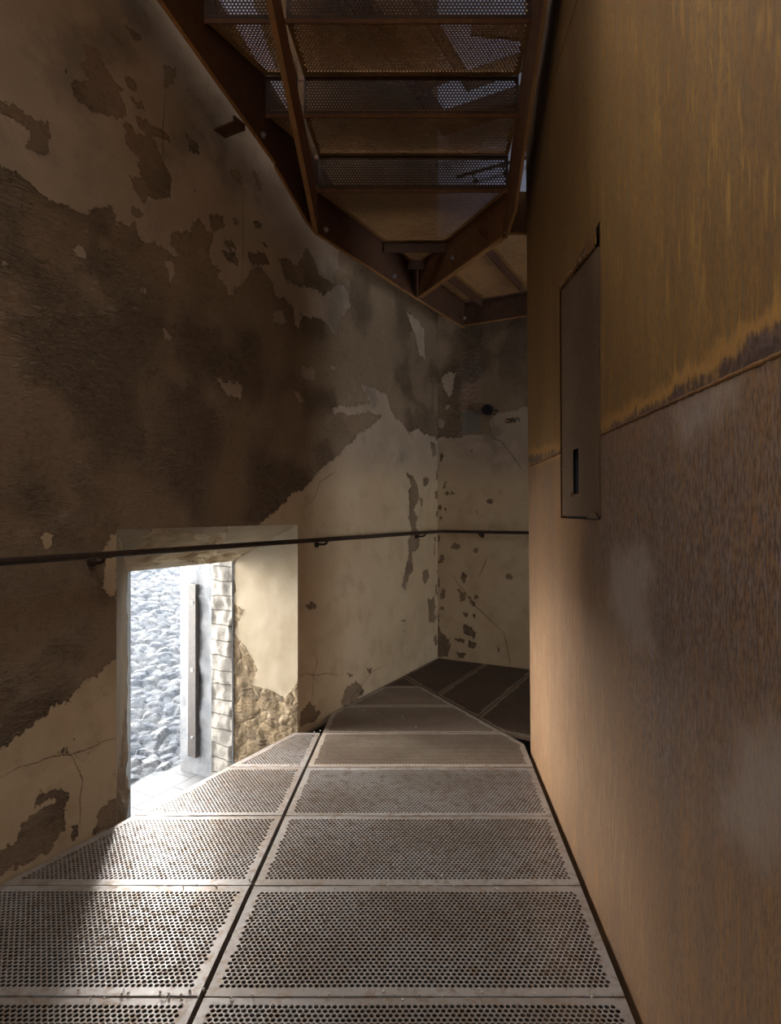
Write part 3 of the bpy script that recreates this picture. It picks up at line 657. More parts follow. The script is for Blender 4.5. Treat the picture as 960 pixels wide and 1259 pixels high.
# weld beads along the two seams
def bead(z, r, y0, y1, seed):
    rr = random.Random(seed); pts = []
    for k in range(int((y1 - y0) / .012)):
        y = y0 + k * .012
        pts.append((drum_plan(y) - LEAN * z * max(0, y) / 3 + .001 + rr.uniform(-.0005, .0005), y, z + rr.uniform(-.0008, .0008)))
    return pts
for z, r in ((SEAM, .0042), (SEAM2, .003)):
    for y0, y1 in (((-1.5, HY0 - .01), (HY1 + .01, 3.06)) if z == SEAM else ((-1.5, 3.06),)):
        mb = MB(); mb.tube(bead(z, r, y0, y1, 3), [r * random.uniform(.7, 1.25) for _ in bead(z, r, y0, y1, 3)], 6); mb.build('weld_bead', WELD, core, smooth=True)
# hatch door
def dx(y, z, off=0.0): return (drum_plan(y) - LEAN * z * max(0, y) / 3 + off, y, z)
sl_y0, sl_y1, sl_z0, sl_z1 = 2.045, 2.115, 1.262, 1.415
def hatch_mesh(off, name, mat, parent):
    mb = MB(); ys = [HY0, sl_y0, sl_y1, HY1]
    top = lambda y: 1.984 + (y - HY0) / (HY1 - HY0) * .048
    zs = [HZ0, sl_z0, sl_z1]
    def zz(k, y): return zs[k] if k < 3 else top(y)
    for i in range(3):
        for k in range(3):
            if i == 1 and k == 1: continue
            mb.prism([dx(ys[i], zz(k, ys[i]), off), dx(ys[i + 1], zz(k, ys[i + 1]), off), dx(ys[i + 1], zz(k + 1, ys[i + 1]), off), dx(ys[i], zz(k + 1, ys[i]), off)], (.006, 0, 0))
    me_o = mb.build(name, mat, parent)
    bm = bmesh.new(); bm.from_mesh(me_o.data); bmesh.ops.remove_doubles(bm, verts=bm.verts, dist=1e-5)
    bmesh.ops.delete(bm, geom=[f for f in bm.faces if all(len(e.link_faces) > 2 for e in f.edges)], context='FACES_ONLY') if False else None
    bm.to_mesh(me_o.data); bm.free(); return me_o
hd_o = hatch_mesh(.001, 'hatch_door', HATCH, core); setp(hd_o, 'tall narrow dark brown hatch door with a slotted pull')
mb = MB()   # pull recess box
for a, b_ in (((sl_y0, sl_z0), (sl_y1, sl_z0)), ((sl_y1, sl_z0), (sl_y1, sl_z1)), ((sl_y1, sl_z1), (sl_y0, sl_z1)), ((sl_y0, sl_z1), (sl_y0, sl_z0))):
    mb.add([dx(*a, .0), dx(*b_, .0), dx(*b_, .06), dx(*a, .06)], [[0, 1, 2, 3]])
mb.add([dx(sl_y0, sl_z0, .06), dx(sl_y1, sl_z0, .06), dx(sl_y1, sl_z1, .06), dx(sl_y0, sl_z1, .06)], [[0, 1, 2, 3]])
setp(mb.build('pull_recess', BLACK, hd_o), 'black finger slot')
mb = MB(); mb.prism([dx(sl_y1 - .002, sl_z0 - .008, -.009), dx(sl_y1 + .022, sl_z0 - .008, -.009), dx(sl_y1 + .022, sl_z0 + .004, -.009), dx(sl_y1 - .002, sl_z0 + .004, -.009)], (.006, 0, 0))
mb.build('slot_lip', HATCH, hd_o, bevel=.001)
mb = MB()   # dark lining behind the gap
mb.prism([dx(HY0 - .03, HZ0 - .03, .02), dx(HY1 + .03, HZ0 - .03, .02), dx(HY1 + .03, HZ1 + .04, .02), dx(HY0 - .03, HZ1 + .04, .02)], (.004, 0, 0)); mb.build('hatch_lining', BLACK, core)
mb = MB(); ht = lambda y: 1.984 + (y - HY0) / (HY1 - HY0) * .048
mb.prism([dx(HY0 + .03, ht(HY0 + .03) + .016, .0), dx(HY1 + .022, ht(HY1) + .006, .0), dx(HY1 + .022, HZ1 + .014, .0), dx(HY0 + .03, HZ1 + .014, .0)], (.005, 0, 0)); setp(mb.build('head_filler', CU, core), 'ochre strip above the hatch')
# bent lug and ragged cut at the top and foot of the hatch
mb = MB(); mb.prism([dx(HY0 + .03, 1.992, -.003), dx(HY0 + .10, 1.998, -.003), dx(HY0 + .085, 2.028, -.012), dx(HY0 + .05, 2.034, -.016), dx(HY0 + .02, 2.022, -.010)], (.005, 0, 0)); mb.build('bent_lug', WELD, core, bevel=.001)
mb = MB(); mb.prism([dx(HY0 + .004, HZ0 - .006, -.006), dx(HY0 + .11, HZ0 - .008, -.006), dx(HY0 + .09, HZ0 + .008, -.012), dx(HY0 + .03, HZ0 + .012, -.012)], (.006, 0, 0)); mb.build('bent_lug', HATCH, core, bevel=.001)
# ragged flame-cut edge along the sloping head of the hatch
mb = MB(); rr = random.Random(4); pts = []
for k in range(60):
    y = HY0 + .09 + k * (HY1 - HY0 - .09) / 59; pts.append(dx(y, 1.990 + (y - HY0) / (HY1 - HY0) * .048 + rr.uniform(0, .014), -.002))
mb.tube(pts, [rr.uniform(.004, .010) for _ in pts], 6); mb.build('cut_edge', WELD, core, smooth=True)
rebase(core, (.6, 1.5, -1.1))

# =================================================================== PERFORATED PLATES
def clip(poly, n, c):
    """keep the side n.p <= c"""
    out = []
    for a, b_ in zip(poly, poly[1:] + poly[:1]):
        da, db = n[0] * a[0] + n[1] * a[1] - c, n[0] * b_[0] + n[1] * b_[1] - c
        if da <= 0: out.append(a)
        if (da < 0) != (db < 0) and da != db:
            t = da / (da - db)
            if 0 < t < 1: out.append((a[0] + t * (b_[0] - a[0]), a[1] + t * (b_[1] - a[1])))
    return out
def area(p): return .5 * sum(a[0] * b_[1] - a[1] * b_[0] for a, b_ in zip(p, p[1:] + p[:1]))
RINGN = []
def perforated(poly, frame, pitch=.015, r=.0059, margin=.020, thick=.003, flange=.028, n=12, bottom=False, jit=0):
    """poly: convex plan polygon; frame(u,v,w)->xyz arrays, w measured down/back from the face"""
    if area(poly) < 0: poly = poly[::-1]
    k = len(poly); edges = []
    for a, b_ in zip(poly, poly[1:] + poly[:1]):
        e = np.array(b_) - np.array(a); L = np.linalg.norm(e)
        if L < 1e-6: continue
        nn = np.array([e[1], -e[0]]) / L; edges.append((nn, nn @ np.array(a)))
    xs = [p[0] for p in poly]; ys = [p[1] for p in poly]; dy = pitch * math.sqrt(3) / 2; Rr = pitch / math.sqrt(3)
    cs = []
    r0 = int(math.floor(min(ys) / dy)) - 1; r1 = int(math.ceil(max(ys) / dy)) + 1
    for j in range(r0, r1 + 1):
        off = (j % 2) * pitch / 2; i0 = int(math.floor(min(xs) / pitch)) - 1; i1 = int(math.ceil(max(xs) / pitch)) + 1
        cs.append(np.column_stack([np.arange(i0, i1 + 1) * pitch + off, np.full(i1 - i0 + 1, j * dy)]))
    cs = np.concatenate(cs); dmin = np.full(len(cs), 1e9)
    for nn, c in edges: dmin = np.minimum(dmin, c - cs @ nn)
    holed = cs[dmin > margin + r]; solid = cs[(dmin <= margin + r) & (dmin > -Rr)]
    V = []; F4 = []; Fn = []; base = 0
    if len(holed):
        ang = np.radians(30 + np.arange(n) * 360 / n)
        if n == 6: out = Rr * np.column_stack([np.cos(ang), np.sin(ang)])
        else:
            hx = Rr * np.column_stack([np.cos(np.radians(30 + 60 * np.arange(6))), np.sin(np.radians(30 + 60 * np.arange(6)))])
            out = np.empty((12, 2)); out[0::2] = hx; out[1::2] = (hx + np.roll(hx, -1, 0)) / 2
        inn = r * np.column_stack([np.cos(ang), np.sin(ang)]); m = len(holed)
        O = holed[:, None] + out[None]; I = holed[:, None] + inn[None]
        layers = [np.concatenate([O, np.zeros((m, n, 1))], 2), np.concatenate([I, np.zeros((m, n, 1))], 2), np.concatenate([I, np.full((m, n, 1), thick)], 2)]
        if bottom: layers.append(np.concatenate([O, np.full((m, n, 1), thick)], 2))
        nl = len(layers); A = np.stack(layers, 1).reshape(-1, 3); V.append(A)
        b0 = (np.arange(m) * nl * n)[:, None]; kk = np.arange(n)[None]; k2 = (np.arange(n) + 1)[None] % n
        for l in range(nl - 1): F4.append(np.stack([b0 + l * n + kk, b0 + l * n + k2, b0 + (l + 1) * n + k2, b0 + (l + 1) * n + kk], 2).reshape(-1, 4))
        base = len(A)
    RINGN.append(sum(len(f) for f in F4))
    hexo = [(Rr * math.cos(math.radians(30 + 60 * q)), Rr * math.sin(math.radians(30 + 60 * q))) for q in range(6)]
    ext = []; polys = {}
    for c in solid:
        p = [(c[0] + h[0], c[1] + h[1]) for h in hexo]
        for nn, cc in edges:
            p = clip(p, nn, cc)
            if len(p) < 3: break
        if len(p) < 3: continue
        for w in ((0, thick) if bottom else (0,)):
            idx = list(range(base, base + len(p))); ext += [(x, y, w) for x, y in p]; base += len(p)
            polys.setdefault(len(p), []).append(idx)
    if ext: V.append(np.array(ext))
    # folded edge
    ring = np.array([(x, y, 0) for x, y in poly] + [(x, y, flange) for x, y in poly]); V.append(ring); k = len(poly)
    F4.append(np.array([[base + q, base + (q + 1) % k, base + k + (q + 1) % k, base + k + q] for q in range(k)]))
    V = np.concatenate(V); P = frame(V[:, 0], V[:, 1], V[:, 2])
    return P, F4 + [np.array(v) for v in polys.values()]

# ---- floor of perforated panels
EW = np.array([-M[0], -M[1]])                      # outward normal of left wall
def hp_wall(poly, off=.012): return clip(poly, EW, EW @ C0 - off)
def hp_back(poly, off=.012): return clip(poly, D, D @ C0 - off)
def hp_line(poly, a, b_, side):
    a, b_ = np.array(a), np.array(b_); e = (b_ - a) / np.linalg.norm(b_ - a); nn = np.array([e[1], -e[0]]) * side
    return lambda off: clip(poly, nn, nn @ a - off)
JA = ((-.472, 1.4286), (-.366, 3.516)); DG = ((.118, 4.41), (.708, 3.125)); DRe = ((.575, 1.43), (.688, 3.125))
rows = [4.60, 4.19, 3.77, 3.32, 2.87, 2.41, 1.96, 1.51, 1.06]
GAP = .0028
zl = lambda x, y, w: np.column_stack([x, y, -w])
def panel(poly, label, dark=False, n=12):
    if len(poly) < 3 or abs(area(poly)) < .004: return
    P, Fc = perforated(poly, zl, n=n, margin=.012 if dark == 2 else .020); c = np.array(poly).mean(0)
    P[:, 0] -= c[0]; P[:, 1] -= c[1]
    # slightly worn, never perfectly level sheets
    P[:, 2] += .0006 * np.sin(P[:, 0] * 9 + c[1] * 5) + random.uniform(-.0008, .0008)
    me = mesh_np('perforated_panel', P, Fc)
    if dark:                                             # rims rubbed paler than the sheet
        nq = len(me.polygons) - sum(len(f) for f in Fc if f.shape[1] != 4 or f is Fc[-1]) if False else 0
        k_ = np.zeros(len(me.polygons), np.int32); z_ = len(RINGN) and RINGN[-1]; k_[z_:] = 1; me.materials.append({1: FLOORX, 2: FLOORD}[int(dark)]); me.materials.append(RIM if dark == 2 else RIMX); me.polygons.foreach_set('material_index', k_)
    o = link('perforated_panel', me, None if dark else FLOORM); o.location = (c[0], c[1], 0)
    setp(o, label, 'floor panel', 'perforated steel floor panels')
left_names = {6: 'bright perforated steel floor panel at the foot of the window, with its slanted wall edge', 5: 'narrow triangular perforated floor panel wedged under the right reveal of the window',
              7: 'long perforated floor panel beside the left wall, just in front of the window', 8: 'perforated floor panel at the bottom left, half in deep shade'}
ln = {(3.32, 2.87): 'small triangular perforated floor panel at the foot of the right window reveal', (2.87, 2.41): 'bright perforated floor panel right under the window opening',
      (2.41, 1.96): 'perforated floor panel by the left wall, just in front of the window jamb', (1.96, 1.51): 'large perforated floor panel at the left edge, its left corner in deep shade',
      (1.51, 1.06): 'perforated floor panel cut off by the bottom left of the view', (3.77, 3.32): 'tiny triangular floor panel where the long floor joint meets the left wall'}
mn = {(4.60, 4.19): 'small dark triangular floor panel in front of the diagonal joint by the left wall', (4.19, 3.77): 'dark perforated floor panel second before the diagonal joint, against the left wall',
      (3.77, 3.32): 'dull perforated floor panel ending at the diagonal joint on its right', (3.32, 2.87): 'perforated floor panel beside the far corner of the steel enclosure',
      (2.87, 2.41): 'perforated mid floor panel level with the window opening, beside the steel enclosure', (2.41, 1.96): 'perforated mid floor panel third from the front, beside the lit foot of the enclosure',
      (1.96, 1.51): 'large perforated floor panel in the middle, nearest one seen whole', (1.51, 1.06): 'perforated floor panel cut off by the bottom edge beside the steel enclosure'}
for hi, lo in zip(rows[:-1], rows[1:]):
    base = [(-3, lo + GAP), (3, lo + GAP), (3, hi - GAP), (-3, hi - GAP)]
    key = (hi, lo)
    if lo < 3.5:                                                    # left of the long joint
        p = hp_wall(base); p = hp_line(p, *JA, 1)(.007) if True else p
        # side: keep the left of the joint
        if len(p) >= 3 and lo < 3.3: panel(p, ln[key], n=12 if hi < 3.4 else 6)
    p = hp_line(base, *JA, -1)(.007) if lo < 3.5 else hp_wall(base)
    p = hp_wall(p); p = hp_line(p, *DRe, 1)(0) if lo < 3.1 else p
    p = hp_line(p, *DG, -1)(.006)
    if len(p) >= 3: panel(p, mn[key], dark=2 if lo > 4 else lo > 2.8, n=12 if hi < 3.4 else 6)  # sheet colour steps darker with distance to paint the light fall-off
# ---- far panels beyond the diagonal joint, laid along the left wall
J1 = ((.325, 4.025), (.725, 4.765)); J2 = ((.516, 3.571), (.981, 4.432)); J3 = ((.760, 3.03), (1.22, 3.88))
base = [(-1, 2.2), (2.6, 2.2), (2.6, 6), (-1, 6)]
far = hp_back(hp_wall(hp_line(base, *DG, 1)(.006)))
dbk = (tuple(cen + R * np.array([-math.sin(a1), math.cos(a1)])), tuple(cen + R * np.array([-math.sin(a1), math.cos(a1)]) + np.array([.8799, -.4751])))
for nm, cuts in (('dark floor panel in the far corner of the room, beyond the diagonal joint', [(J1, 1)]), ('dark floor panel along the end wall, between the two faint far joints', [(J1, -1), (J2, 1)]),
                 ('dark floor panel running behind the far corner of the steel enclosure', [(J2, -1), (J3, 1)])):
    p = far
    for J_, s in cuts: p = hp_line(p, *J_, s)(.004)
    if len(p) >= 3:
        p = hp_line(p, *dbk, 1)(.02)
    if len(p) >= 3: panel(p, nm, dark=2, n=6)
# solid plate under the viewer
mb = MB(); p = hp_line(hp_wall([(-4, -2.2), (2, -2.2), (2, 1.055), (-4, 1.055)]), (.5, 0), (.5 + .0667, 1), 1)(.02)
mb.prism([(x, y, -.03) for x, y in p], (0, 0, .03)); setp(mb.build('floor', FLOORM), kind='structure')
# dark carrier beams below the joints
beam = empty('floor_frame', 'dark steel carrier beams showing in the joints under the perforated floor', 'floor frame')
def line_beam(a, b_, z1, z0, w, name, parent, mat):
    a, b_ = np.array(a), np.array(b_); e = (b_ - a) / np.linalg.norm(b_ - a); nn = np.array([-e[1], e[0]]) * w / 2
    mb = MB(); mb.prism([(*(a - nn), z0), (*(b_ - nn), z0), (*(b_ + nn), z0), (*(a + nn), z0)], (0, 0, z1 - z0)); return mb.build(name, mat, parent)
line_beam((-.486, 1.15), (-.370, 3.45), -.032, -.16, .012, 'beam', beam, STAIR_D)
line_beam((.15, 4.34), (.69, 3.165), -.032, -.16, .012, 'beam', beam, STAIR_D)
line_beam((.545, 1.2), (.660, 3.05), -.032, -.16, .012, 'beam', beam, STAIR_D)
rebase(beam, (.1, 2.5, -.16))

# =================================================================== STAIR AND LANDING OVERHEAD
HL = 1.2 + 1.653; RISE = .178; GO = .32; ZB = 1.2 + 1.44
st = empty('staircase', 'rusted steel staircase with perforated treads and risers passing overhead', 'staircase')
Lx = lambda y: -.388 + .58 * (y - 3.16) + .006            # wall side edge in plan
Rx = lambda y: .600 + (y - 2.89) * .042                   # core side edge
Mx = lambda y: -.385 + (y - 3.14) * .086                  # middle stringer
def cvx(poly, parent, name, z, mat, frame=None, **kw):
    P, Fc = perforated(poly, frame or (lambda x, y, w: np.column_stack([x, y, z + w])), n=6, bottom=True, thick=.0025, flange=.024, r=.0052, **kw)
    return link(name, mesh_np(name, P, Fc), mat, parent)
DGu = ((.19, 4.09), (.591, 3.195))
nst = 9
for k in range(0, nst):                                   # risers and the tread on top of each
    y1 = 3.13 - GO * k; y0 = y1 - GO; z0 = HL + RISE * k; z1 = z0 + RISE
    xl, xr = Lx(y1) + .01, Rx(y1) - .006
    for a, b_ in ((xl, Mx(y1) - .014), (Mx(y1) + .014, xr)):
        if b_ - a < .06: continue
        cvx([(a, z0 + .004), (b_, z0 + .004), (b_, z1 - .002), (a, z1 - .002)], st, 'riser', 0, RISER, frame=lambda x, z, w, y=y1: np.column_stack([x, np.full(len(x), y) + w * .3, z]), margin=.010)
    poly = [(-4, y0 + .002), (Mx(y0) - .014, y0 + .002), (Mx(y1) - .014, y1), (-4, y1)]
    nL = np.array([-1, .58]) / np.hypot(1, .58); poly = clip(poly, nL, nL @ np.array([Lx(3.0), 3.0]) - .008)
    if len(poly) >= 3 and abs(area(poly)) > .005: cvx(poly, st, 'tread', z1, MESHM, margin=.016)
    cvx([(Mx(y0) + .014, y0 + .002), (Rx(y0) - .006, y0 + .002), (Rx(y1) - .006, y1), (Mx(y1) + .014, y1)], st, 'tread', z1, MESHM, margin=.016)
    mb = MB(); mb.box((( xl + xr) / 2, y1 + .004, z1 - .010), ((xr - xl) / 2, 0, 0), (0, .003, 0), (0, 0, .010)); mb.build('nosing', STAIR, st)
    mb = MB(); mb.box((( xl + xr) / 2, y1 + .002, z0 - .006), ((xr - xl) / 2, 0, 0), (0, .004, 0), (0, 0, .009)); mb.build('nosing', STAIR, st)
# landing sheets
big = [(-3, 3.134), (3, 3.134), (3, 6), (-3, 6)]
nL = np.array([-1, .58]) / np.hypot(1, .58)
land = clip(big, nL, nL @ np.array([Lx(3.0), 3.0]) - .008); land = hp_line(land, *DGu, -1)(.008)
land = clip(land, (1, 0), .585)
for y0, y1 in ((3.13, 3.725), (3.735, 4.4)):
    p = clip(clip(land, (0, -1), -y0), (0, 1), y1)
    if len(p) >= 3: cvx(p, st, 'landing_sheet', HL, MESHM, margin=.016)
far2 = hp_line([(-1, 2.2), (2.6, 2.2), (2.6, 6), (-1, 6)], *DGu, 1)(.008)
far2 = clip(far2, nL, nL @ np.array([Lx(3.0), 3.0]) - .008); far2 = hp_back(far2, .12); far2 = hp_line(far2, *dbk, 1)(.05)
far2 = hp_line(far2, (.591, 3.195), (1.0, 3.16), -1)(0) if False else far2
far2 = clip(far2, (1, 0), 1.5)
K1 = ((.39, 4.18), (.706, 4.73)); K2 = ((.583, 3.74), (.957, 4.43))
for cuts in ([(K1, 1)], [(K1, -1), (K2, 1)], [(K2, -1)]):
    p = far2
    for J_, s in cuts: p = hp_line(p, *J_, s)(.002)
    if len(p) >= 3: cvx(p, st, 'landing_sheet', HL, MESHM, margin=.02)
# joists
def bar_between(a, b_, z1, z0, w, name, mat=STAIR_D): return line_beam(a, b_, z1, z0, w, name, st, mat)
bar_between((Lx(3.73) + .01, 3.73), (.345, 3.73), HL - .001, HL - .066, .008, 'joist')
bar_between((Lx(4.0) + .01, 4.0), (.222, 4.0), HL - .001, HL - .062, .008, 'joist')
bar_between(K1[0], K1[1], HL - .001, HL - .065, .010, 'joist'); bar_between(K2[0], K2[1], HL - .001, HL - .065, .010, 'joist')
# stringers: (y, z) outlines in their own vertical planes
def stringer(xf, bot, top, w, name, mat=STAIR, dirx=.0):
    mb = MB(); pts = [(xf(y), y, z) for y, z in bot] + [(xf(y), y, z) for y, z in top[::-1]]
    n2 = np.array([1.0, -dirx, 0]); n2 /= np.linalg.norm(n2)
    mb.prism(pts, n2 * w); o = mb.build(name, mat, st)
    mb = MB(); q = [(xf(y), y, z) for y, z in bot]                       # strip in lighter rust, paints the highlight on the lower edge
    for a, b_ in zip(q[:-1], q[1:]):
        a, b_ = np.array(a), np.array(b_); mb.prism([a - n2 * .002 + (0, 0, .006), a - n2 * .002 - (0, 0, .002), b_ - n2 * .002 - (0, 0, .002), b_ - n2 * .002 + (0, 0, .006)], n2 * (w + .004))
    setp(mb.build('edge_highlight', STAIR_E, o), 'orange lower edge strip coloured as a highlight'); return o
sl_ = RISE / GO
zb = lambda y, y0, z0: z0 + (y0 - y) * sl_
zt = lambda y: HL + .03 + max(0, (3.13 + .30 - y)) * sl_
YE = 3.13 - GO * nst
stringer(lambda y: Lx(y) - .008, [(YE, 3.14 + (2.31 - YE) * sl_), (2.31, 3.14), (2.885, 2.845)], [(YE, zt(YE)), (2.885, zt(2.885))], .009, 'stringer', STAIR_D, .58)
stringer(lambda y: Lx(y) - .008, [(2.886, 2.83), (3.09, ZB + .03), (3.16, ZB), (4.09, ZB)], [(2.886, zt(2.886)), (3.43, HL + .03), (4.09, HL + .03)], .009, 'stringer', STAIR_D, .58)
stringer(lambda y: Lx(y) - .008, [(4.092, ZB), (4.83, ZB + .012)], [(4.092, HL + .03), (4.83, HL + .03)], .009, 'stringer', STAIR_D, .58)
for dxx in (-.010, .001):
    stringer(lambda y: Mx(y) + dxx, [(YE, ZB + (3.14 - YE) * .575), (3.14, ZB)], [(YE, HL + (3.13 - YE) * sl_), (3.135, HL - .002)], .008, 'stringer', STAIR, .086)
stringer(lambda y: Rx(y) - .008, [(YE, 2.70 + (2.86 - YE) * .62), (2.66, 2.70 + .10), (2.86, 2.668), (2.90, ZB), (3.195, ZB)], [(YE, zt(YE)), (3.195, HL + .03)], .009, 'stringer', STAIR, .04)
def diag(a, b_, z0, z1, w, mat):
    o = line_beam(a, b_, z1, z0, w, 'stringer', st, mat); setp(line_beam(a, b_, z0 + .005, z0 - .003, w + .004, 'edge_highlight', o, STAIR_E), 'orange lower edge strip coloured as a highlight'); return o
diag(DGu[0], DGu[1], ZB, HL + .03, .010, STAIR)
e = np.array(DGu[1]) - np.array(DGu[0]); e /= np.linalg.norm(e); off = np.array([-e[1], e[0]]) * .02
diag(tuple(np.array(DGu[0]) + off), tuple(np.array(DGu[1]) + off), ZB + .002, HL + .03, .010, STAIR)
# lower edge highlight of the diagonal comes from its painted strip
# edge beam along the end wall
ea = (Lx(4.83), 4.83); eb = tuple(np.array(ea) + 1.3 * M)
diag(ea, eb, ZB + .035, HL + .03, .010, STAIR_D)
diag((.591, 3.195), (.75, 3.215), ZB + .02, HL + .03, .010, STAIR)
# wall brackets and bolts of the stringer
def bracket(y, z, h):
    mb = MB(); x = Lx(y) - .01; w = np.array([EW[0], EW[1], 0])
    c = np.array((x, y, z)); dd = np.append(D, 0)
    mb.box(c + w * .06, w * .06, dd * .035, (0, 0, .004)); mb.box(c + w * .004 + np.array((0, 0, h / 2)), w * .004, dd * .035, (0, 0, h / 2)); mb.build('bracket', STAIR_D, st)
for y, z in ((2.69, 2.905),): bracket(y, z, .025)
def bolt(c, d):
    c = np.array(c); d = np.array(d) / np.linalg.norm(d); mb = MB(); mb.tube([c, c + d * .004], .014, 14); mb.tube([c + d * .004, c + d * .014], .009, 6); mb.build('bolt', GALV, st)
bolt((Lx(3.22) + .004, 3.22, ZB + .05), (M[0], M[1], 0)); bolt((Lx(3.85) + .004, 3.85, ZB + .05), (M[0], M[1], 0)); bolt((Lx(4.9 - .1), 4.72, ZB + .06), (M[0], M[1], 0))
bolt((.375, 3.66, ZB + .085), (-.91, -.41, 0)); bolt((Mx(2.75) - .012, 2.75, 2.95), (-1, 0, 0)); bolt((Lx(2.80) + .004, 2.80, 2.93), (M[0], M[1], 0))
mb = MB(); rr = random.Random(2)
for _ in range(26):
    s = rr.uniform(0, .09); c = np.array((.50 + rr.uniform(-.02, .02) + s * .3, 3.385 - s * .8 + .01, ZB + .14 - s * .9 + rr.uniform(-.02, .02))); c[:2] = np.array(DGu[0]) + e * ((c[:2] - np.array(DGu[0])) @ e) - np.array([-e[1], e[0]]) * .008
    r_ = rr.uniform(.003, .007); mb.box(c, (r_, 0, 0), (0, r_, 0), (0, 0, r_))
setp(mb.build('rust_scab', WELD, st), 'flaking orange rust scab')
rebase(st, (.1, 3.2, ZB))

# ---- next walkway higher up, glimpsed through the perforated risers
H2 = 4.42
up = empty('upper_walkway', 'upper steel walkway glimpsed through the perforated stair, wedged into the room corner', 'walkway')
def ub(a, b_, z0, z1, w, name='edge_beam', mat=STAIR_D): return line_beam(a, b_, z1, z0, w, name, up, mat)
def rm(S, q): return tuple(np.array(room(S, q, 0))[:2])
ub(rm(2.6, .10), rm(.10, .10), H2 - .20, H2, .012); ub(rm(.10, .10), rm(.10, 1.9), H2 - .20, H2, .012)
ub(rm(2.6, .42), rm(.42, .42), H2 - .14, H2, .012); ub(rm(.42, .42), rm(.42, 1.9), H2 - .14, H2, .012)
ub(rm(.85, .62), rm(.40, 1.25), H2 - .1, H2, .03, 'joist')
P, Fc = perforated([rm(2.6, .11), rm(.42, .11), rm(.42, .42), rm(2.6, .42)], lambda x, y, w: np.column_stack([x, y, H2 - w]), n=6, bottom=True); link('deck_sheet', mesh_np('deck_sheet', P, Fc), MESHM, up)
mb = MB(); mb.tube([room(2.6, .44, H2 + .9), room(.44, .44, H2 + .9)], .015, 8); mb.tube([room(.44, .44, H2 + .9), room(.44, 1.9, H2 + .9)], .015, 8); mb.build('guard_rail', STAIR_D, up)
rebase(up, room(1, .3, H2 - .2))

# =================================================================== HANDRAILS
def handrail(name, label, cat, zr, S0, q1, brackets, qb, start_q=0.0, both=True):
    t = empty(name, label, cat); r = .0125; o = .075
    mb = MB(); pts = []
    if both: pts += [room(s, o, zr) for s in np.linspace(S0, o + .05, 10)]
    else: pts += []
    if both: pts += [room(o + .018, o + .006, zr), room(o + .006, o + .018, zr), room(o, o + .05, zr)]
    pts += [room(o, q, zr) for q in np.linspace(max(start_q, o + .06), q1, 8)]
    mb.tube(pts, r, 12); mb.build('rail', RAIL, t, smooth=True)
    wl = [(LW, s) for s in brackets] + [(BW, q) for q in qb]
    for pl, u in wl:
        n_ = np.append(M, 0) if pl is LW else -np.append(D, 0); uu = pl.U
        w = pl.o + uu * u + np.array([0, 0, zr - .03])
        mb = MB(); mb.tube([w, w + n_ * .05, w + n_ * .068 + np.array([0, 0, .006]), w + n_ * .075 + np.array([0, 0, .022])], .007, 8)
        mb.tube([w - n_ * .012, w + n_ * .006], .019, 14); mb.box(w + n_ * .075 + np.array([0, 0, .019]), uu * .024, n_ * .009, (0, 0, .002))
        mb.build('bracket', RAIL, t)
    rebase(t, room(1, .07, zr)); return t
S_of = lambda x: LW.px(x, 660)[0]; q_of = lambda x: BW.px(x, 650)[0]
handrail('handrail', 'thin dark steel handrail running along the left wall and across the window', 'handrail', 1.044, 5.6, 1.6, [S_of(112), S_of(389), S_of(512), 4.9], [q_of(593), 1.3])
handrail('handrail', 'dark handrail on the end wall above the landing, glimpsed through the stair risers', 'handrail', HL + 1.02, 0, 1.6, [], [q_of(585), q_of(622)], start_q=.2, both=False)

# =================================================================== END WALL DETAILS
def bwp(x, y, off=0): u, v = BW.px(x, y); return np.array(BW.at(u, v)) + BW.N * off
nB = BW.N / np.linalg.norm(BW.N)
fit = empty('round_wall_fitting', 'small round black fitting with a ringed hollow face on the end wall', 'wall fitting')
c = bwp(600.5, 504.5)
mb = MB(); mb.tube([c - nB * .01, c + nB * .045], [.040, .040], 24, cap=False)
mb.tube([c + nB * .045, c + nB * .047, c + nB * .036, c + nB * .02], [.040, .032, .028, .012], 24, cap=False); mb.build('housing', MATTE, fit)
mb = MB(); mb.tube([c + nB * .018, c + nB * .030], .010, 12); setp(mb.build('nozzle', WELD, fit), 'small rusty centre')
mb = MB(); k = bwp(611, 505); mb.tube([k - nB * .01, k + nB * .03], .009, 10); k = bwp(608.5, 509.5); mb.tube([k - nB * .01, k + nB * .02], .006, 8); mb.build('clip', BLACK, fit)
rebase(fit, tuple(c))
# painted characters
def letter(strokes, x0, y0, s, name='lettering'):
    mb = MB()
    for stq in strokes:
        p = [BW.px(x0 + a * s, y0 + b_ * s) for a, b_ in stq]
        for a, b_ in zip(p[:-1], p[1:]):
            A = BW.at(*a) + nB * .0045; B = BW.at(*b_) + nB * .0045; ee = (B - A) / np.linalg.norm(B - A); nn = np.cross(ee, nB) * .0027
            mb.prism([A - nn - ee * .003, B - nn + ee * .003, B + nn + ee * .003, A + nn - ee * .003], nB * .0015)
    o = mb.build(name, LETTER, wall_back); return o
sc = .143
letter([[(645, 955), (652, 946), (668, 946), (676, 955), (676, 968), (668, 977), (652, 978), (645, 972)]], 530, 380, sc)
letter([[(686, 978), (688, 952), (696, 940), (706, 940), (714, 952), (716, 976)], [(687, 960), (715, 958)]], 530, 380, sc)
letter([[(728, 972), (730, 950), (738, 938), (748, 938), (757, 948), (760, 968)]], 530, 380, sc)

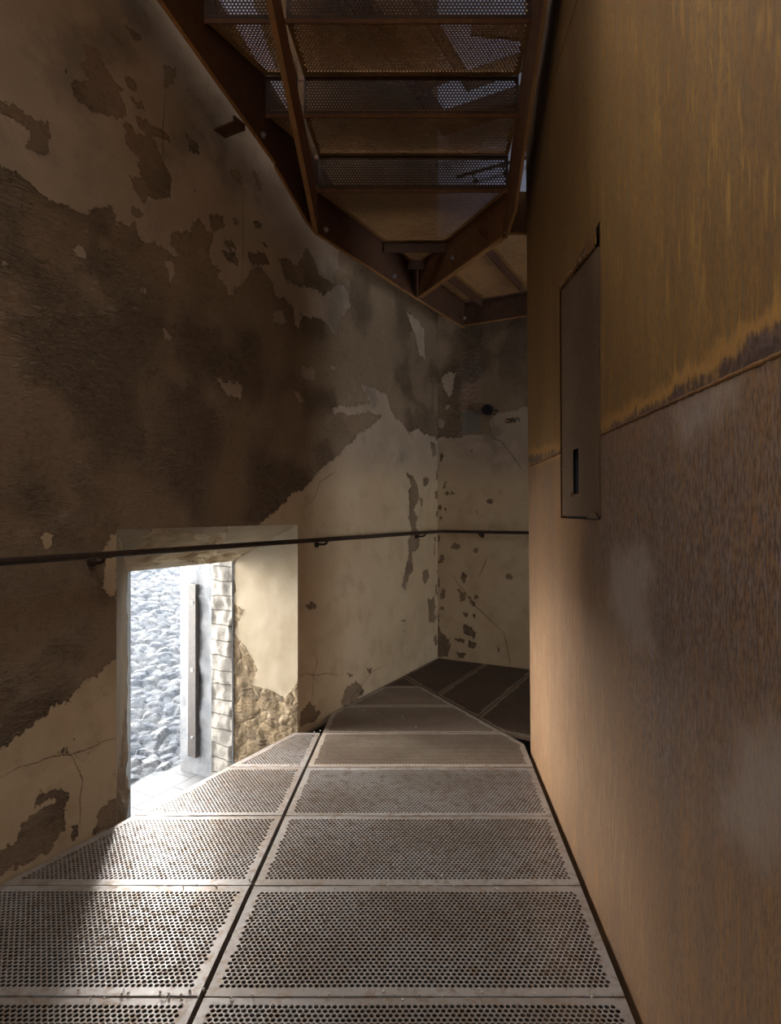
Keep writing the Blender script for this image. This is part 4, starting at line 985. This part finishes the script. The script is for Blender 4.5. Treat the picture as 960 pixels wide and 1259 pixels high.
# dust and crumbs on the floor
cr = random.Random(21); spots = [(.2, 2.9), (.35, 2.95), (-.1, 3.25), (.4, 2.2), (-.65, 1.52), (-.2, 3.6), (.1, 3.7), (.3, 3.5), (.05, 3.0), (-.8, 1.965)]
mb = MB()
for k in range(170):
    x, y = cr.uniform(-.9, .5), cr.choice([cr.uniform(1.45, 3.9), 2.87, 3.32, 1.51, 1.96])
    y += cr.gauss(0, .012)
    if x < -1.0 + (y - 1.97) * .54 - .15: continue
    r_ = cr.uniform(.0008, .0028); a = cr.uniform(0, 3)
    mb.box((x, y, r_ + .0012), (r_ * math.cos(a), r_ * math.sin(a), 0), (-r_ * math.sin(a), r_ * math.cos(a), 0), (0, 0, r_))
o = mb.build('grit', mat_plain('plaster_grit', (.5, .45, .38), (.6, .55, .48), 50, .9), None, bevel=.0004)
setp(o, 'pale crumbs of plaster scattered over the perforated floor', 'grit', kind='stuff')

# =================================================================== LIGHT
SUN_E = 48.0
w = bpy.data.worlds.new('sky'); bpy.context.scene.world = w; w.use_nodes = True; nt_ = w.node_tree; nt_.nodes.clear()
bg = nt_.nodes.new('ShaderNodeBackground'); ou = nt_.nodes.new('ShaderNodeOutputWorld'); nt_.links.new(bg.outputs[0], ou.inputs[0])
bg.inputs[0].default_value = (.97, .95, .92, 1); bg.inputs[1].default_value = 9.0
def portal(pts, out):
    """daylight portal in an opening: guides sky light, gives none of its own"""
    a, b_, c, d = [np.array(p) for p in pts]; L = bpy.data.lights.new('daylight_portal', 'AREA'); L.shape = 'RECTANGLE'
    L.size = float(np.linalg.norm(b_ - a)); L.size_y = float(np.linalg.norm(d - a)); L.cycles.is_portal = True
    o = bpy.data.objects.new('daylight_portal', L); COL.objects.link(o); o.location = (a + b_ + c + d) / 4
    X = Vector((b_ - a)).normalized(); Y = Vector((d - a)).normalized(); Zv = X.cross(Y)
    if Zv.dot(Vector(out)) < 0: X = -X; Zv = -Zv          # -Z points into the room
    import mathutils
    o.matrix_world = mathutils.Matrix.Translation(Vector((a + b_ + c + d) / 4)) @ mathutils.Matrix((X, Y, Zv)).transposed().to_4x4()
outv = (EW[0], EW[1], 0)
portal([pt(SO + .1, .92, ZS), pt(SB, .92, ZS), pt(SB, .92, ZO + .28), pt(SO + .1, .92, ZO + .28)], outv)
portal([pt(W2[1], .92, W2[2]), pt(W2[0], .92, W2[2]), pt(W2[0], .92, W2[3]), pt(W2[1], .92, W2[3])], outv)
portal([pt(W3[1], .92, W3[2]), pt(W3[0], .92, W3[2]), pt(W3[0], .92, W3[3]), pt(W3[1], .92, W3[3])], outv)

portal([room(R4[0], 3.82, R4[2]), room(R4[1], 3.82, R4[2]), room(R4[1], 3.82, R4[3]), room(R4[0], 3.82, R4[3])], (M[0], M[1], 0))
portal([room(SKY[0], SKY[2], TOP + .02), room(SKY[1], SKY[2], TOP + .02), room(SKY[1], SKY[3], TOP + .02), room(SKY[0], SKY[3], TOP + .02)], (0, 0, 1))
sn = bpy.data.lights.new('low_hazy_sun', 'SUN'); sn.energy = SUN_E; sn.angle = math.radians(80); sn.color = (1.0, .96, .91)
so = bpy.data.objects.new('low_hazy_sun', sn); COL.objects.link(so)
dv = M * 1.0 - D * .12; dv /= np.linalg.norm(dv); el = math.radians(13)
so.rotation_euler = Vector((dv[0] * math.cos(el), dv[1] * math.cos(el), -math.sin(el))).to_track_quat('-Z', 'Y').to_euler(); so.location = (-8, 8, 5)

cam = bpy.data.cameras.new('camera'); co = bpy.data.objects.new('camera', cam); COL.objects.link(co)
co.location = (0, 0, CAMH); co.rotation_euler = (math.radians(90), 0, 0); cam.sensor_fit = 'HORIZONTAL'; cam.sensor_width = 36; cam.lens = F / 960 * 36; cam.clip_start = .02
sc_ = bpy.context.scene; sc_.camera = co
sc_.view_settings.view_transform = 'Standard'; sc_.view_settings.look = 'None'; sc_.view_settings.gamma = 1; sc_.view_settings.use_curve_mapping = False
sc_.view_settings.exposure = 0.0
sc_.cycles.use_denoising = True; sc_.cycles.max_bounces = 14; sc_.cycles.diffuse_bounces = 8; sc_.cycles.sample_clamp_indirect = 6
